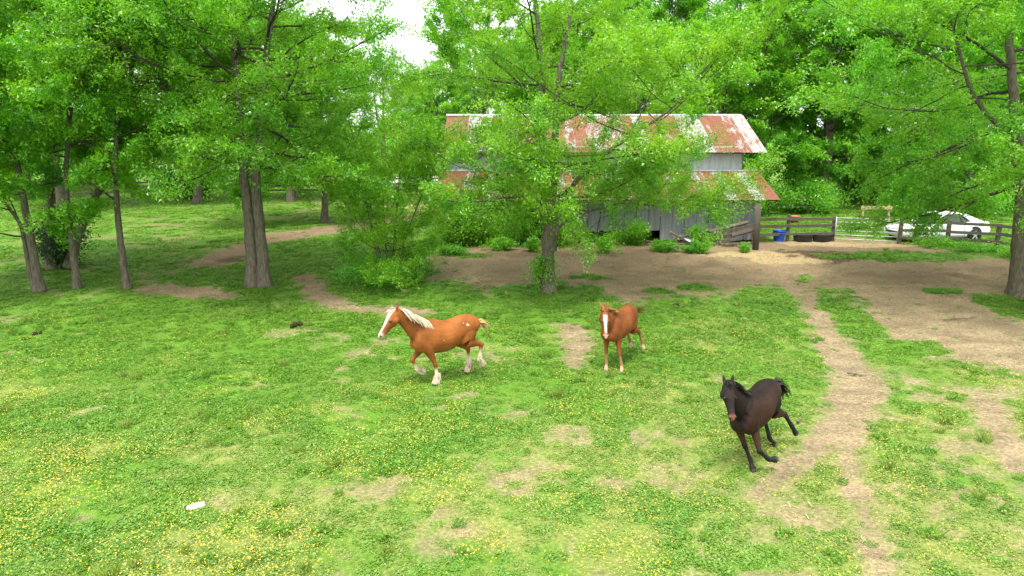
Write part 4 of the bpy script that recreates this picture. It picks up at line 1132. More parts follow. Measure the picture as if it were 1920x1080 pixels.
# ------------------------------------------------------------------ white car
def make_car():
    qr = P(1799, 448)
    root = empty('parked_car', qr, 'white two-door car parked on the grass behind the board fence', 'car', rz=R(9))
    root.scale = (1.04,) * 3
    # local: nose at -x, origin under the rear axle
    X0 = -3.78
    S = [(0.0, .40, .60, .60), (.08, .27, .67, .76), (.25, .20, .72, .85), (.7, .18, .79, .90), (1.3, .18, .85, .92), (1.75, .18, .90, .93), (2.5, .18, .925, .93), (3.2, .18, .945, .935),
         (3.78, .18, .985, .935), (4.3, .20, .99, .91), (4.62, .28, .96, .86), (4.76, .38, .88, .78), (4.80, .45, .80, .70)]
    V, F = [], []
    for xx, zb, zt, hw in S:
        prof = [(0, zb), (hw * .9, zb), (hw * .985, zb + .08), (hw, .50), (hw * .985, zt - .16), (hw * .955, zt - .06), (hw * .86, zt), (hw * .45, zt + .02), (0, zt + .025)]
        ring = prof + [(-y, z) for y, z in prof[-2:0:-1]]
        V += [(X0 + xx, y, z) for y, z in ring]
    k = 16
    for i in range(len(S) - 1):
        for j in range(k): F.append((i*k+j, (i+1)*k+j, (i+1)*k+(j+1) % k, i*k+(j+1) % k))
    F += [tuple(range(k)), tuple((len(S)-1)*k + j for j in range(k))[::-1]]
    body = MB().add(V, F).build('body', M['car_paint'], root, True)
    body.modifiers.new('sub', 'SUBSURF').render_levels = 1
    # cabin glass: windscreen, side glass, rear glass
    base = [(1.62, .74, .90), (2.1, .80, .93), (3.3, .80, .95), (4.12, .66, .985)]
    roof = [(2.32, .56, 1.30), (2.55, .58, 1.355), (3.1, .57, 1.36), (3.42, .54, 1.31)]
    vs = [(X0 + a, y * s, z) for s in (1, -1) for a, y, z in base] + [(X0 + a, y * s, z) for s in (1, -1) for a, y, z in roof]
    fs = []
    for s in (0, 4):
        for i in range(3): fs.append((s + i, s + i + 1, 8 + s + i + 1, 8 + s + i))
    fs += [(0, 8, 12, 4), (3, 7, 15, 11)]
    cab = MB().add(vs, fs).build('window', M['glass'], root)
    rv = []
    for a, y, z in [(2.28, .57, 1.305), (2.55, .60, 1.368), (3.1, .59, 1.374), (3.50, .55, 1.305)]:
        rv += [(X0 + a, -y, z - .015), (X0 + a, -y * .5, z + .012), (X0 + a, y * .5, z + .012), (X0 + a, y, z - .015)]
    MB().add(rv, [(4*i+j, 4*i+4+j, 4*i+5+j, 4*i+1+j) for i in range(3) for j in range(3)]).build('roof', M['car_paint'], root, True).modifiers.new('t', 'SOLIDIFY').thickness = .03
    for s in (1, -1):
        MB().bar((X0 + 1.62, s * .745, .90), (X0 + 2.34, s * .57, 1.31), .06, .05).build('pillar', M['car_paint'], root)
        MB().add([(X0 + 3.05, s * .60, 1.355), (X0 + 3.5, s * .555, 1.30), (X0 + 4.2, s * .69, .985), (X0 + 3.62, s * .80, .96)], [(0, 1, 2, 3)]).build('rear_quarter', M['car_paint'], root).modifiers.new('t', 'SOLIDIFY').thickness = .03
        MB().bar((X0 + 3.02, s * .60, 1.35), (X0 + 3.12, s * .815, .94), .04, .05).build('pillar', M['black'], root)
        MB().box((X0 + 1.98, s * .99, .97), (.14, .20, .11)).build('mirror', M['car_paint'], root, bevel=.03)
        MB().box((X0 + .17, s * .70, .585), (.14, .24, .12), Matrix.Rotation(-s * .45, 3, 'Z')).build('headlight', M['lamp'], root, bevel=.02)
        MB().box((X0 + 4.70, s * .70, .72), (.12, .26, .15), Matrix.Rotation(s * .3, 3, 'Z')).build('tail_light', M['red_lamp'], root, bevel=.02)
        d_ = MB()
        for a, b_ in (((1.90, .90), (1.86, .30)), ((3.18, .93), (3.22, .30)), ((1.86, .30), (3.22, .30))):
            d_.bar((X0 + a[0], s * .937, a[1]), (X0 + b_[0], s * .937, b_[1]), .012, .012)
        dr = d_.build('door_seam', M['black'], root)
        MB().box((X0 + 3.02, s * .945, .78), (.16, .03, .035)).build('door_handle', M['car_paint'], root, bevel=.01)
        MB().box((X0 + 2.5, s * .90, .19), (1.9, .08, .07)).build('sill', M['black'], root)
        for wx in (.88, 3.78):
            MB().lathe([(0, .07), (.40, .07), (.40, -.05), (0, -.05)], 28, (X0 + wx, s * .875, .35), axis='y').build('wheel_arch', M['black'], root)
            wl_ = MB().lathe([(.20, -.10), (.30, -.10), (.325, -.07), (.325, .07), (.30, .10), (.20, .10)], 28, (X0 + wx, s * .89, .325), axis='y').build('wheel', M['tyre'], root, True)
            rm = MB().lathe([(.235, .105), (.225, .075), (.20, .07), (.20, .05), (.225, .05), (.235, .105)], 28, (X0 + wx, s * .89, .325), axis='y')
            for j in range(5):
                a = 6.283 * j / 5 + .3
                rm.bar((X0 + wx, s * .985, .325), (X0 + wx + .215 * math.cos(a), s * .975, .325 + .215 * math.sin(a)), .03, .05)
            rm.lathe([(0, .11), (.05, .10), (.06, .08)], 12, (X0 + wx, s * .89, .325), axis='y')
            rm.build('rim', M['rim'], wl_)
    MB().box((X0 + .02, 0, .47), (.06, .9, .10)).build('grille', M['black'], root)
    return root
make_car()

# ------------------------------------------------------------------ small things on the grass
def lump(name, px, py, r, h, mat, label, cat, seed):
    g = np.random.RandomState(seed); q = P(px, py)
    o = empty(name, q, label, cat) if False else None
    m = MB()
    for k in range(7):
        c = np.array([g.uniform(-r, r), g.uniform(-r, r) * .8, h * g.uniform(.2, .7)]); s = r * g.uniform(.35, .6)
        prof = [(s * math.sin(a) + 1e-3, h * .6 * -math.cos(a)) for a in np.linspace(0, math.pi, 6)]
        m.lathe(prof, 8, c)
    return tag(m.build(name, mat, None, True, loc=q), label, cat)
lump('dung_pile', 556, 613, .16, .16, M['dung'], 'dark dung pile on the grass before the trotting cream-maned horse', 'dung', 1)
lump('dung_pile', 70, 627, .14, .09, M['dung'], 'flat dark dung pile on the grass near the clumped trees', 'dung', 2)
lump('dung_pile', 1270, 573, .12, .08, M['dung'], 'small dung pile at the edge of the bare yard', 'dung', 3)
q = P(368, 951)
pl = MB()
pl.add([(-.20, -.09, .02), (.0, -.13, .02), (.20, -.02, .02), (.19, .07, .02), (.02, .09, .02), (-.21, .0, .02), (-.18, -.07, .10), (.0, -.10, .115), (.18, -.01, .12), (.17, .05, .12), (.01, .06, .115), (-.19, .0, .095)],
       [(0, 1, 7, 6), (1, 2, 8, 7), (2, 3, 9, 8), (3, 4, 10, 9), (4, 5, 11, 10), (5, 0, 6, 11), (6, 7, 8, 9, 10, 11)])
tag(pl.build('pale_slab', M['pale_stone'], None, loc=q, bevel=.01), 'small flat whitish stone slab lying in the buttercups', 'stone').rotation_euler = (0, 0, .35)
col.objects['pale_slab'].scale = (.75, .7, .6)
def stick(px, py, L, rz, label, seed):
    g = np.random.RandomState(seed); q = P(px, py); w = Wood()
    pts = grow(g, np.array([-L / 2, 0, .03]), np.array([1., 0, .02]), L, 8, .10, 0); pts[:, 2] = .035
    V, F = tube_np(pts, np.linspace(.024, .008, 9), 6); w.add(V, F)
    for t in (.35, .6):
        p_, d_ = along(pts, t); s_ = grow(g, p_, np.array([.7, .7 if t < .5 else -.6, .1]), L * .3, 4, .1, 0); V, F = tube_np(s_, np.linspace(.012, .004, 5), 5); w.add(V, F)
    o = tag(obj('fallen_stick', w.mesh('fallen_stick')), label, 'stick'); o.location = q; o.rotation_euler = (0, 0, rz)
stick(1800, 598, 1.5, .35, 'forked dead stick lying on the bare earth near the stout tree', 5)
stick(1608, 704, .5, -.5, 'short dead stick lying across the worn track', 6)
stick(1500, 790, .35, .9, 'tiny dead twig at the edge of the worn track', 8)
# ------------------------------------------------------------------ horses
def hair_mat(name, c1, c2):
    t = NT(name); f = t.attr('rnd').outputs['Fac']
    t.principled(t.ramp(f, [(0.0, c1), (1.0, c2)]), .6, .3)
    return t.m
def coat_mat():
    t = NT('horse_coat'); v = t.objco()
    a = t.attr('coat').outputs['Color']
    n1, n2 = t.noise(v, 3.0, 3), t.noise(t.scaled(v, 18, 18, 60), 2.0, 4)
    c = t.mix(1.0, a, t.ramp(n1, [(0.3, .70), (0.7, 1.22)]), 'MULTIPLY')
    c = t.mix(1.0, c, t.ramp(n2, [(0.3, .90), (0.7, 1.10)]), 'MULTIPLY')
    mus = t.noise(t.scaled(v, 1.0, .6, .55), 7.5, 2)
    t.principled(c, .60, .15, 0, t.math('ADD', t.math('MULTIPLY', n2, .35), mus), .55, .022)
    return t.m
M['coat'] = coat_mat()
M['eye'] = plain('horse_eye', (.008, .006, .005), .08, .6, 0, .1, 3, 0)

def frames(pts, hint):
    T = np.gradient(pts, axis=0); T /= np.linalg.norm(T, axis=1)[:, None]
    S = hint[None] - (T @ hint)[:, None] * T; S /= np.linalg.norm(S, axis=1)[:, None]
    U = np.cross(S, T)
    flip = np.where(U @ np.array([.7, 0, 1.0]) < 0, -1.0, 1.0)[:, None]
    return T, S, U * flip
def resamp(arr, k):
    """Catmull-like smooth resampling of ring data, index-parametrised"""
    arr = np.asarray(arr, float); n = len(arr); ti = np.linspace(0, n - 1, k)
    out = np.zeros((k, arr.shape[1]))
    for m, t in enumerate(ti):
        i = min(int(t), n - 2); f = t - i
        p0, p1, p2, p3 = arr[max(i - 1, 0)], arr[i], arr[i + 1], arr[min(i + 2, n - 1)]
        out[m] = .5 * ((2 * p1) + (-p0 + p2) * f + (2 * p0 - 5 * p1 + 4 * p2 - p3) * f * f + (-p0 + 3 * p1 - 3 * p2 + p3) * f ** 3)
    return out, ti
def loft(m, rings, hint, per=4, n=18):
    """rings: x,y,z,a(side),b(up) -> closed tube; returns samples"""
    q, ti = resamp(rings, (len(rings) - 1) * per + 1)
    pts, a, b_ = q[:, :3], np.maximum(q[:, 3], .006), np.maximum(q[:, 4], .006)
    T, S, U = frames(pts, hint)
    vs, fs = [], []
    for i in range(len(pts)):
        for k in range(n):
            g = 2 * math.pi * k / n
            vs.append(pts[i] + S[i] * a[i] * math.cos(g) + U[i] * b_[i] * math.sin(g))
    for i in range(len(pts) - 1):
        for k in range(n): fs.append((i*n+k, i*n+(k+1) % n, (i+1)*n+(k+1) % n, (i+1)*n+k))
    c0 = len(vs); vs += [pts[0], pts[-1]]
    for k in range(n): fs += [(c0, (k+1) % n, k), (c0 + 1, (len(pts)-1)*n+k, (len(pts)-1)*n+(k+1) % n)]
    m.add(vs, fs)
    return pts, a, b_, S, U, ti
def blobm(m, c, r, n=12):
    c = np.array(c); r = np.array(r) * np.ones(3)
    vs, fs = [], []
    for i in range(n + 1):
        th = math.pi * i / n
        for k in range(n):
            ph = 2 * math.pi * k / n
            vs.append(c + r * np.array([math.sin(th) * math.cos(ph), math.sin(th) * math.sin(ph), math.cos(th)]) + (0 if 0 < i < n else 1e-4))
    for i in range(n):
        for k in range(n): fs.append((i*n+k, (i+1)*n+k, (i+1)*n+(k+1) % n, i*n+(k+1) % n))
    m.add(vs, fs)
def ldir(phi, lam):
    p, l = R(phi), R(lam)
    return np.array([math.sin(p) * math.cos(l), math.sin(l), -math.cos(p) * math.cos(l)])
def ribbons(name, mat, parent, strands, g, wid):
    V, F, rn = [], [], []
    for root, d0, L, grav, blow in strands:
        d = np.array(d0, float); p = np.array(root, float); n = 5; q = g.rand()
        side = unit(np.cross(d, np.array([g.normal(), g.normal(), g.normal()])))
        w0 = wid * g.uniform(.6, 1.3)
        for i in range(n + 1):
            w = w0 * (1 - .85 * (i / n) ** 1.6)
            k = len(V); V += [p - side * w, p + side * w]; rn += [q, q]
            if i: F.append((k - 2, k - 1, k + 1, k))
            d = unit(d + (np.array([0, 0, -1.]) * grav + np.array(blow)) / n + g.normal(0, .07, 3)); p = p + d * L / n
    me = np_mesh(name, np.array(V), np.array(F), True, mat); fattr(me, 'rnd', rn)
    return obj(name, me, parent)

def build_horse(name, label, scale, heading, anchor, hoof_at, neck, head_dir, head_len, legs, colour, stout=1.0, sock_fat=1.0, mane=None, tail=None, forelock=None, feather=None, back_dip=0.0, ear=1.0, tall=1.0):
    m = MB(); Yh = np.array([0, 1., 0]); samp = []
    def rec(nm, res):
        pts, a, b_, S, U, ti = res
        for i in range(len(pts)): samp.append((nm, pts[i], a[i], b_[i], S[i], U[i], ti[i]))
    w = stout
    torso = [(.66, 0, 1.06, .10 * w, .13), (.60, 0, 1.06, .19 * w, .24), (.48, 0, 1.09, .235 * w, .335), (.30, 0, 1.125, .255 * w, .395), (.05, 0, 1.09 - back_dip * .5, .295 * w, .375), (-.20, 0, 1.10 - back_dip, .315 * w, .345),
             (-.45, 0, 1.175 - back_dip * .4, .285 * w, .295), (-.66, 0, 1.215, .275 * w, .285), (-.84, 0, 1.215, .23 * w, .245), (-.96, 0, 1.16, .15 * w, .17), (-1.0, 0, 1.13, .06, .08)]
    rec('torso', loft(m, torso, Yh, 4, 24))
    blobm(m, (.50, .12 * w, 1.04), (.17, .12 * w, .24)); blobm(m, (.50, -.12 * w, 1.04), (.17, .12 * w, .24))
    blobm(m, (.57, .09 * w, .98), (.12, .10 * w, .14)); blobm(m, (.57, -.09 * w, .98), (.12, .10 * w, .14))
    nk = loft(m, [(*p_, a * w, b_) for p_, a, b_ in neck], Yh, 5, 20); rec('neck', nk)
    poll = np.array(neck[-1][0], float)
    hd = unit(np.array(head_dir, float))
    hint = unit(np.cross(np.array([0, 0, 1.]), np.array([hd[0], hd[1], 0]) + np.array([.25 * (abs(hd[0]) + abs(hd[1]) < .2), 0, 0]))); hint = hint if hint[1] > 0 else -hint
    Uh = np.cross(hint, hd); Uh = Uh if Uh @ np.array([.7, 0, 1.]) > 0 else -Uh
    hr = [(-.06, .00, .05, .07), (0, 0, .080, .105), (.14, -.012, .098, .135), (.28, -.015, .102, .138), (.46, -.006, .080, .108), (.64, 0, .062, .082), (.80, 0, .060, .072), (.92, 0, .055, .062), (1.0, -.005, .030, .034)]
    hs_ = head_len / .60
    hp = [(*(poll + hd * t * head_len + Uh * o * hs_), a * hs_, b_ * hs_) for t, o, a, b_ in hr]
    rec('head', loft(m, hp, hint, 4, 20))
    for s in (1, -1):
        blobm(m, poll + hd * head_len * .24 - Uh * .055 * hs_ + hint * s * .045 * hs_, .085 * hs_)           # jowl
        blobm(m, poll + hd * head_len * .34 + Uh * .055 * hs_ + hint * s * .075 * hs_, .035 * hs_)           # brow
        blobm(m, poll + hd * head_len * .90 + Uh * .030 * hs_ + hint * s * .042 * hs_, .030 * hs_)           # nostril
        e0 = poll + hint * s * .055 * hs_ + Uh * .045 * hs_ - hd * .02
        ed = unit(-hd * .9 + Uh * .35 + hint * s * .22) * .17 * hs_ * ear
        rec('ear', loft(m, [(*(e0 - ed * .2), .026, .020), (*(e0 + ed * .25), .037, .024), (*(e0 + ed * .65), .029, .020), (*(e0 + ed), .009, .009)], hint, 4, 12))
    hoofs = {}
    for key, L in legs.items():
        front = key[0] == 'f'; s = 1 if key[1] == 'l' else -1; lam = L['lam']
        if front:
            y = .155 * s * w; e = np.array([.35 + L.get('dx', 0), y, .87])
            k = e + ldir(L['a'][0], lam) * .40; f = k + ldir(L['a'][1], lam) * .285; c = f + ldir(L['a'][2], lam) * .115; h = c + ldir(L['a'][3], lam) * .085
            kk = k + ldir(L['a'][1], lam) * .05; mid = k + (f - k) * .5; fa = e + (k - e) * .40; ka = e + (k - e) * .84
            rings = [(.36, y * .75, 1.26, .09, .13), (.45, y * .95, 1.06, .105 * w, .15), (*e, .088 * w, .125 * w), (*fa, .066 * w, .085 * w), (*ka, .048, .054), (*k, .052, .058), (*kk, .040, .046), (*mid, .034, .040), (*f, .044 * sock_fat, .050 * sock_fat),
                     (*((f + c) / 2), .038 * sock_fat, .042 * sock_fat), (*c, .050 * sock_fat, .056 * sock_fat), (*h, .062 * (sock_fat * .5 + .5), .070 * (sock_fat * .5 + .5))]
        else:
            y = .15 * s * w; st_ = np.array([-.50 + L.get('dx', 0), y * 1.12, .90 + L.get('dz', 0)])
            k = st_ + ldir(L['a'][0], lam) * .43; f = k + ldir(L['a'][1], lam) * .37; c = f + ldir(L['a'][2], lam) * .12; h = c + ldir(L['a'][3], lam) * .085
            kk = k + ldir(L['a'][1], lam) * .06; mid = k + (f - k) * .5; fa = st_ + (k - st_) * .42; ka = st_ + (k - st_) * .85
            rings = [(-.66, y * .75, 1.24, .13 * w, .20), (-.62 + L.get('dx', 0) * .4, y, 1.08, .135 * w, .225), (*st_, .105 * w, .155), (*fa, .075 * w, .105 * w), (*ka, .047, .062), (*k, .052, .068), (*kk, .042, .050), (*mid, .037, .044), (*f, .047 * sock_fat, .053 * sock_fat),
                     (*((f + c) / 2), .039 * sock_fat, .044 * sock_fat), (*c, .050 * sock_fat, .056 * sock_fat), (*h, .062 * (sock_fat * .5 + .5), .070 * (sock_fat * .5 + .5))]
        rec('fore' if front else 'hind', loft(m, rings, Yh, 4, 14))
        hoofs[key] = (h, f, c)
    me = bpy.data.meshes.new('body'); me.from_pydata(m.v, [], m.f); me.update()
    tmp = bpy.data.objects.new('body_shape', me); col.objects.link(tmp)
    rm = tmp.modifiers.new('r', 'REMESH'); rm.mode = 'VOXEL'; rm.voxel_size = .0150; rm.use_smooth_shade = True
    sm = tmp.modifiers.new('s', 'SMOOTH'); sm.factor = .5; sm.iterations = 5
    dg = bpy.context.evaluated_depsgraph_get()
    bm_ = bpy.data.meshes.new_from_object(tmp.evaluated_get(dg))
    bpy.data.objects.remove(tmp); bm_.name = 'body'
    n = len(bm_.vertices); co = np.zeros(n * 3, np.float32); bm_.vertices.foreach_get('co', co); co = co.reshape(-1, 3).astype(float)
    SP_ = np.array([s_[1] for s_ in samp]); SR = np.array([(s_[2] + s_[3]) / 2 for s_ in samp])
    near = np.zeros(n, int)
    for i0 in range(0, n, 4000):
        dd = np.linalg.norm(co[i0:i0 + 4000, None] - SP_[None], axis=2) / SR[None]
        near[i0:i0 + 4000] = dd.argmin(1)
    nm = np.array([s_[0] for s_ in samp])[near]; ti = np.array([s_[6] for s_ in samp])[near]
    off = co - SP_[near]
    su = (off * np.array([s_[4] for s_ in samp])[near]).sum(1) / np.array([s_[2] for s_ in samp])[near]
    uu = (off * np.array([s_[5] for s_ in samp])[near]).sum(1) / np.array([s_[3] for s_ in samp])[near]
    C = colour(co, nm, ti, su, uu)
    at_ = bm_.attributes.new('coat', 'FLOAT_COLOR', 'POINT')
    at_.data.foreach_set('color', np.concatenate([C, np.ones((n, 1))], 1).astype(np.float32).ravel())
    bm_.polygons.foreach_set('use_smooth', [True] * len(bm_.polygons)); bm_.materials.clear(); bm_.materials.append(M['coat'])
    # place: the named hoof on its spot in the photo
    rz = math.atan2(heading[1], heading[0])
    hl_ = hoofs[anchor][0]; zmin = min(hoofs[k][0][2] for k in hoofs)
    q = P(*hoof_at)
    loc = Vector((q.x - scale * (math.cos(rz) * hl_[0] - math.sin(rz) * hl_[1]), q.y - scale * (math.sin(rz) * hl_[0] + math.cos(rz) * hl_[1]), q.z - scale * tall * zmin + .015))
    root = empty(name, loc, label, 'horse', None, rz); root.scale = (scale, scale, scale * tall)
    obj('body', bm_, root)
    g = np.random.RandomState(77)
    for s in (1, -1):
        e = MB(); blobm(e, poll + hd * head_len * .36 + Uh * .045 * hs_ + hint * s * .098 * hs_, .021 * hs_, 10); e.build('eye', M['eye'], root, True)
    npts, na, nb, nS, nU, nti = nk
    nS = np.where((nS[:, 1] < 0)[:, None], -nS, nS)
    if mane:
        st = []
        for i in range(mane['n']):
            t = g.uniform(mane.get('t0', .12), 1) * (len(npts) - 1.01); k = int(t); f = t - k
            c = npts[k] * (1 - f) + npts[k + 1] * f; u = unit(nU[k]); bb = nb[k] * (1 - f) + nb[k + 1] * f
            sd_ = nS[k] * g.choice(mane['sides']) 
            st.append((c + u * (bb * .93) + nS[k] * g.normal(0, .020), unit(u * mane['up'] + sd_ * mane['out'] + np.array(mane['blow']) * .8), mane['len'] * g.uniform(.6, 1.2), mane['grav'], mane['blow']))
        ribbons('mane', mane['mat'], root, st, g, mane.get('w', .016))
    if forelock:
        st = []
        for i in range(forelock['n']):
            st.append((poll + Uh * .095 * hs_ + hint * g.uniform(-.045, .045) - hd * g.uniform(-.02, .05), unit(Uh * forelock['up'][0] - hd * forelock['up'][1] + hint * g.normal(0, forelock['spread'])), forelock['len'] * g.uniform(.6, 1.2), forelock['grav'], tuple(hd * forelock['fall'])))
        ribbons('forelock', forelock['mat'], root, st, g, .014)
    if tail:
        st = []
        for i in range(tail['n']):
            st.append((np.array([-.985, g.normal(0, .02), 1.22 + g.normal(0, .025)]), unit(np.array(tail['dir']) + g.normal(0, tail['spread'], 3)), tail['len'] * g.uniform(.65, 1.15), tail['grav'], tail['blow']))
        ribbons('tail', tail['mat'], root, st, g, tail.get('w', .014))
    if feather:
        st = []
        for k, (h, f, c) in hoofs.items():
            ax = unit(c - f); 
            for i in range(70):
                a = g.rand() * 6.283; r_ = unit(np.array([math.cos(a), math.sin(a), 0])); r_ = r_ - ax * (r_ @ ax)
                st.append((f - ax * g.uniform(-.06, .10) + r_ * .045, unit(ax * .9 + r_ * .55 + np.array([-.25, 0, 0])), g.uniform(.09, .17), .3, (0, 0, 0)))
        ribbons('leg_feather', feather, root, st, g, .012)
    return root

W = lambda c: np.array(c, float)
def lerp(a, b_, t): return a + (b_ - a) * t[:, None]
def coat1(co, nm, ti, su, uu):
    n = len(co); C = np.tile(W((.225, .072, .015)), (n, 1))
    C = lerp(C, np.tile(W((.25, .115, .042)), (n, 1)), smooth(.95, .72, co[:, 2]) * ((nm == 'torso')) * .8)
    C = lerp(C, np.tile(W((.18, .054, .011)), (n, 1)), ((nm == 'neck') * .5))
    leg = (nm == 'fore') | (nm == 'hind')
    C = lerp(C, np.tile(W((.50, .41, .27)), (n, 1)), leg * smooth(6.0, 7.2, ti))
    C = lerp(C, np.tile(W((.34, .28, .20)), (n, 1)), leg * smooth(10.3, 10.8, ti))
    hd = nm == 'head'
    C = lerp(C, np.tile(W((.50, .46, .41)), (n, 1)), hd * smooth(.05, .30, uu - np.abs(su) * .25) * smooth(.5, 1.2, ti) * smooth(.70, .48, np.abs(su)))
    C = lerp(C, np.tile(W((.46, .34, .28)), (n, 1)), hd * smooth(5.6, 6.6, ti) * .85)
    C = lerp(C, np.tile(W((.10, .06, .05)), (n, 1)), hd * smooth(6.5, 6.8, ti) * smooth(7.5, 7.1, ti) * smooth(.5, .7, np.abs(su)) * smooth(.0, .25, uu))
    C = lerp(C, np.tile(W((.10, .05, .03)), (n, 1)), (nm == 'ear') * smooth(.2, .6, uu) * .8)
    for (x, z, r) in ((-.60, 1.33, .024), (-.63, 1.315, .020), (-.52, 1.37, .010), (.02, 1.06, .013)):     # old rub marks on the near side
        C = lerp(C, np.tile(W((.62, .44, .28)), (n, 1)), smooth(r * 1.3, r * .5, np.hypot(co[:, 0] - x, co[:, 2] - z)) * (co[:, 1] > 0))
    return C
def coat2(co, nm, ti, su, uu):
    n = len(co); C = np.tile(W((.178, .053, .014)), (n, 1))
    C = lerp(C, np.tile(W((.115, .032, .010)), (n, 1)), smooth(1.25, 1.42, co[:, 2]) * (nm == 'torso') * .5)
    C = lerp(C, np.tile(W((.18, .066, .024)), (n, 1)), smooth(.95, .72, co[:, 2]) * (nm == 'torso') * .7)
    leg = (nm == 'fore') | (nm == 'hind')
    C = lerp(C, np.tile(W((.30, .16, .07)), (n, 1)), leg * smooth(4.5, 6.5, ti) * .9)
    C = lerp(C, np.tile(W((.40, .30, .19)), (n, 1)), leg * smooth(8.0, 9.0, ti))
    C = lerp(C, np.tile(W((.30, .24, .18)), (n, 1)), leg * smooth(10.3, 10.8, ti))
    hd = nm == 'head'
    C = lerp(C, np.tile(W((.56, .55, .54)), (n, 1)), hd * smooth(.3, .5, uu) * smooth(.48, .34, np.abs(su + .05) + .03 * np.maximum(ti - 3, 0)) * smooth(2.0, 2.3, ti) * smooth(6.1, 5.6, ti))
    C = lerp(C, np.tile(W((.40, .25, .19)), (n, 1)), hd * smooth(6.0, 6.9, ti) * .8)
    C = lerp(C, np.tile(W((.05, .025, .02)), (n, 1)), hd * smooth(6.5, 6.8, ti) * smooth(7.5, 7.1, ti) * smooth(.5, .7, np.abs(su)) * smooth(.0, .25, uu))
    C = lerp(C, np.tile(W((.07, .025, .012)), (n, 1)), (nm == 'ear') * smooth(.1, .6, uu) * .9)
    return C
def coat3(co, nm, ti, su, uu):
    n = len(co); C = np.tile(W((.0090, .0046, .0036)), (n, 1))
    C = lerp(C, np.tile(W((.050, .019, .009)), (n, 1)), smooth(.98, .74, co[:, 2]) * ((nm == 'torso') | (nm == 'fore') | (nm == 'hind')) * .9)
    C = lerp(C, np.tile(W((.030, .0110, .0060)), (n, 1)), (nm == 'torso') * smooth(.3, .8, np.abs(su)) * .8)
    leg = (nm == 'fore') | (nm == 'hind')
    C = lerp(C, np.tile(W((.011, .010, .011)), (n, 1)), leg * smooth(3.2, 5.0, ti))
    C = lerp(C, np.tile(W((.05, .045, .04)), (n, 1)), leg * smooth(10.3, 10.8, ti))
    hd = nm == 'head'
    C = lerp(C, np.tile(W((.021, .014, .013)), (n, 1)), (hd | (nm == 'ear')) * 1.0)
    C = lerp(C, np.tile(W((.15, .055, .038)), (n, 1)), hd * smooth(5.9, 6.5, ti) * smooth(-.3, .1, uu) * .95)
    C = lerp(C, np.tile(W((.02, .012, .01)), (n, 1)), hd * smooth(6.5, 6.8, ti) * smooth(7.5, 7.1, ti) * smooth(.5, .7, np.abs(su)) * smooth(.0, .25, uu))
    return C
cream = hair_mat('cream_hair', (.33, .26, .15), (.56, .49, .36))
cream2 = hair_mat('tail_hair', (.34, .20, .07), (.62, .44, .20))
ginger = hair_mat('ginger_hair', (.24, .10, .03), (.42, .22, .08))
russet = hair_mat('russet_hair', (.07, .022, .010), (.17, .06, .02))
blackh = hair_mat('black_hair', (.006, .006, .006), (.022, .017, .015))

build_horse('draft_horse', 'chestnut draft horse with cream mane, white blaze and feathered white legs, trotting', 1.08, (-math.cos(R(30)), -math.sin(R(30))), 'fl', (815, 722),
    [((.30, 0, 1.14), .20, .34), ((.52, 0, 1.30), .150, .275), ((.73, 0, 1.49), .115, .205), ((.92, 0, 1.66), .092, .155), ((1.03, 0, 1.76), .074, .115)],
    (.62, .02, -.78), .68,
    {'fl': dict(a=(-23, -9, 22, 16), lam=0), 'fr': dict(a=(42, -28, -62, -74), lam=0), 'hl': dict(a=(-74, 8, -34, -46), lam=0, dx=-.10, dz=.02), 'hr': dict(a=(-48, -6, 26, 14), lam=0, dx=-.02)},
    coat1, 1.10, 1.30, mane=dict(n=800, len=.34, up=.30, out=.95, sides=(1, 1, -1), grav=1.5, blow=(-.35, .0, -.1), mat=cream, w=.020, t0=.26),
    tail=dict(n=240, dir=(-.75, .1, .70), len=.32, spread=.20, grav=1.9, blow=(-.2, 0, 0), mat=cream2, w=.018), forelock=dict(n=24, up=(.5, -.2), len=.17, spread=.3, grav=.5, fall=1.2, mat=cream), feather=cream, back_dip=.02, tall=1.05)

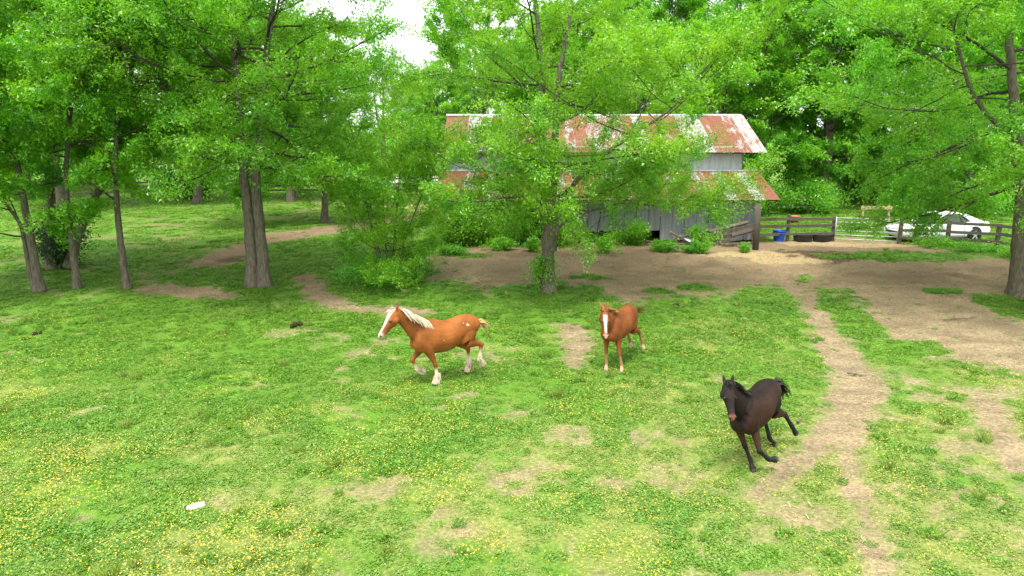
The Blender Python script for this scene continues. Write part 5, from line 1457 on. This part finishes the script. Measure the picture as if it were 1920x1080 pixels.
build_horse('sorrel_horse', 'red sorrel horse with a white blaze facing forward, braced on its forelegs', 1.05, (-math.sin(R(30)), -math.cos(R(30))), 'fl', (1166, 700),
    [((.30, 0, 1.12), .18, .32), ((.50, .01, 1.27), .135, .25), ((.68, .03, 1.43), .105, .19), ((.83, .0, 1.56), .086, .145), ((.93, .01, 1.65), .072, .11)],
    (.38, .24, -.88), .66,
    {'fl': dict(a=(14, 0, 24, 18), lam=13), 'fr': dict(a=(23, 14, 28, 20), lam=9), 'hl': dict(a=(-66, -26, -8, -16), lam=8, dx=-.08), 'hr': dict(a=(-64, -30, -12, -20), lam=6, dx=-.08)},
    coat2, 1.0, 1.0, mane=dict(n=200, len=.26, up=.7, out=.6, sides=(1, 1, -1), grav=1.1, blow=(-.45, .0, .0), mat=ginger),
    tail=dict(n=60, dir=(-.85, .15, .30), len=.55, spread=.06, grav=.55, blow=(-.4, .5, 0), mat=russet, w=.010), forelock=dict(n=70, up=(.35, 1.0), len=.21, spread=.5, grav=.2, fall=.1, mat=ginger), ear=.8)

build_horse('dark_bay_horse', 'dark brown bay horse with black legs and reddish muzzle cantering onto the worn track', 1.03, (-math.sin(R(38)), -math.cos(R(38))), 'fr', (1413, 886),
    [((.30, 0, 1.12), .175, .32), ((.52, -.03, 1.31), .130, .25), ((.70, -.08, 1.50), .102, .19), ((.84, -.14, 1.68), .084, .145), ((.92, -.18, 1.79), .070, .11)],
    (.34, .34, -.87), .62,
    {'fr': dict(a=(4, 0, 22, 14), lam=26), 'fl': dict(a=(16, -44, -72, -84), lam=24), 'hl': dict(a=(-66, -34, -30, -36), lam=16, dx=-.10, dz=.02), 'hr': dict(a=(-46, -4, -30, -44), lam=18, dx=0)},
    coat3, 1.0, 1.0, mane=dict(n=420, len=.26, up=.35, out=.9, sides=(1, -1, -1), grav=1.7, blow=(-.3, .0, .0), mat=blackh, w=.012),
    tail=dict(n=320, dir=(-.70, .0, .70), len=.66, spread=.09, grav=2.3, blow=(-.2, .15, 0), mat=blackh, w=.020), forelock=dict(n=50, up=(.7, .3), len=.15, spread=.35, grav=.8, fall=.6, mat=blackh))
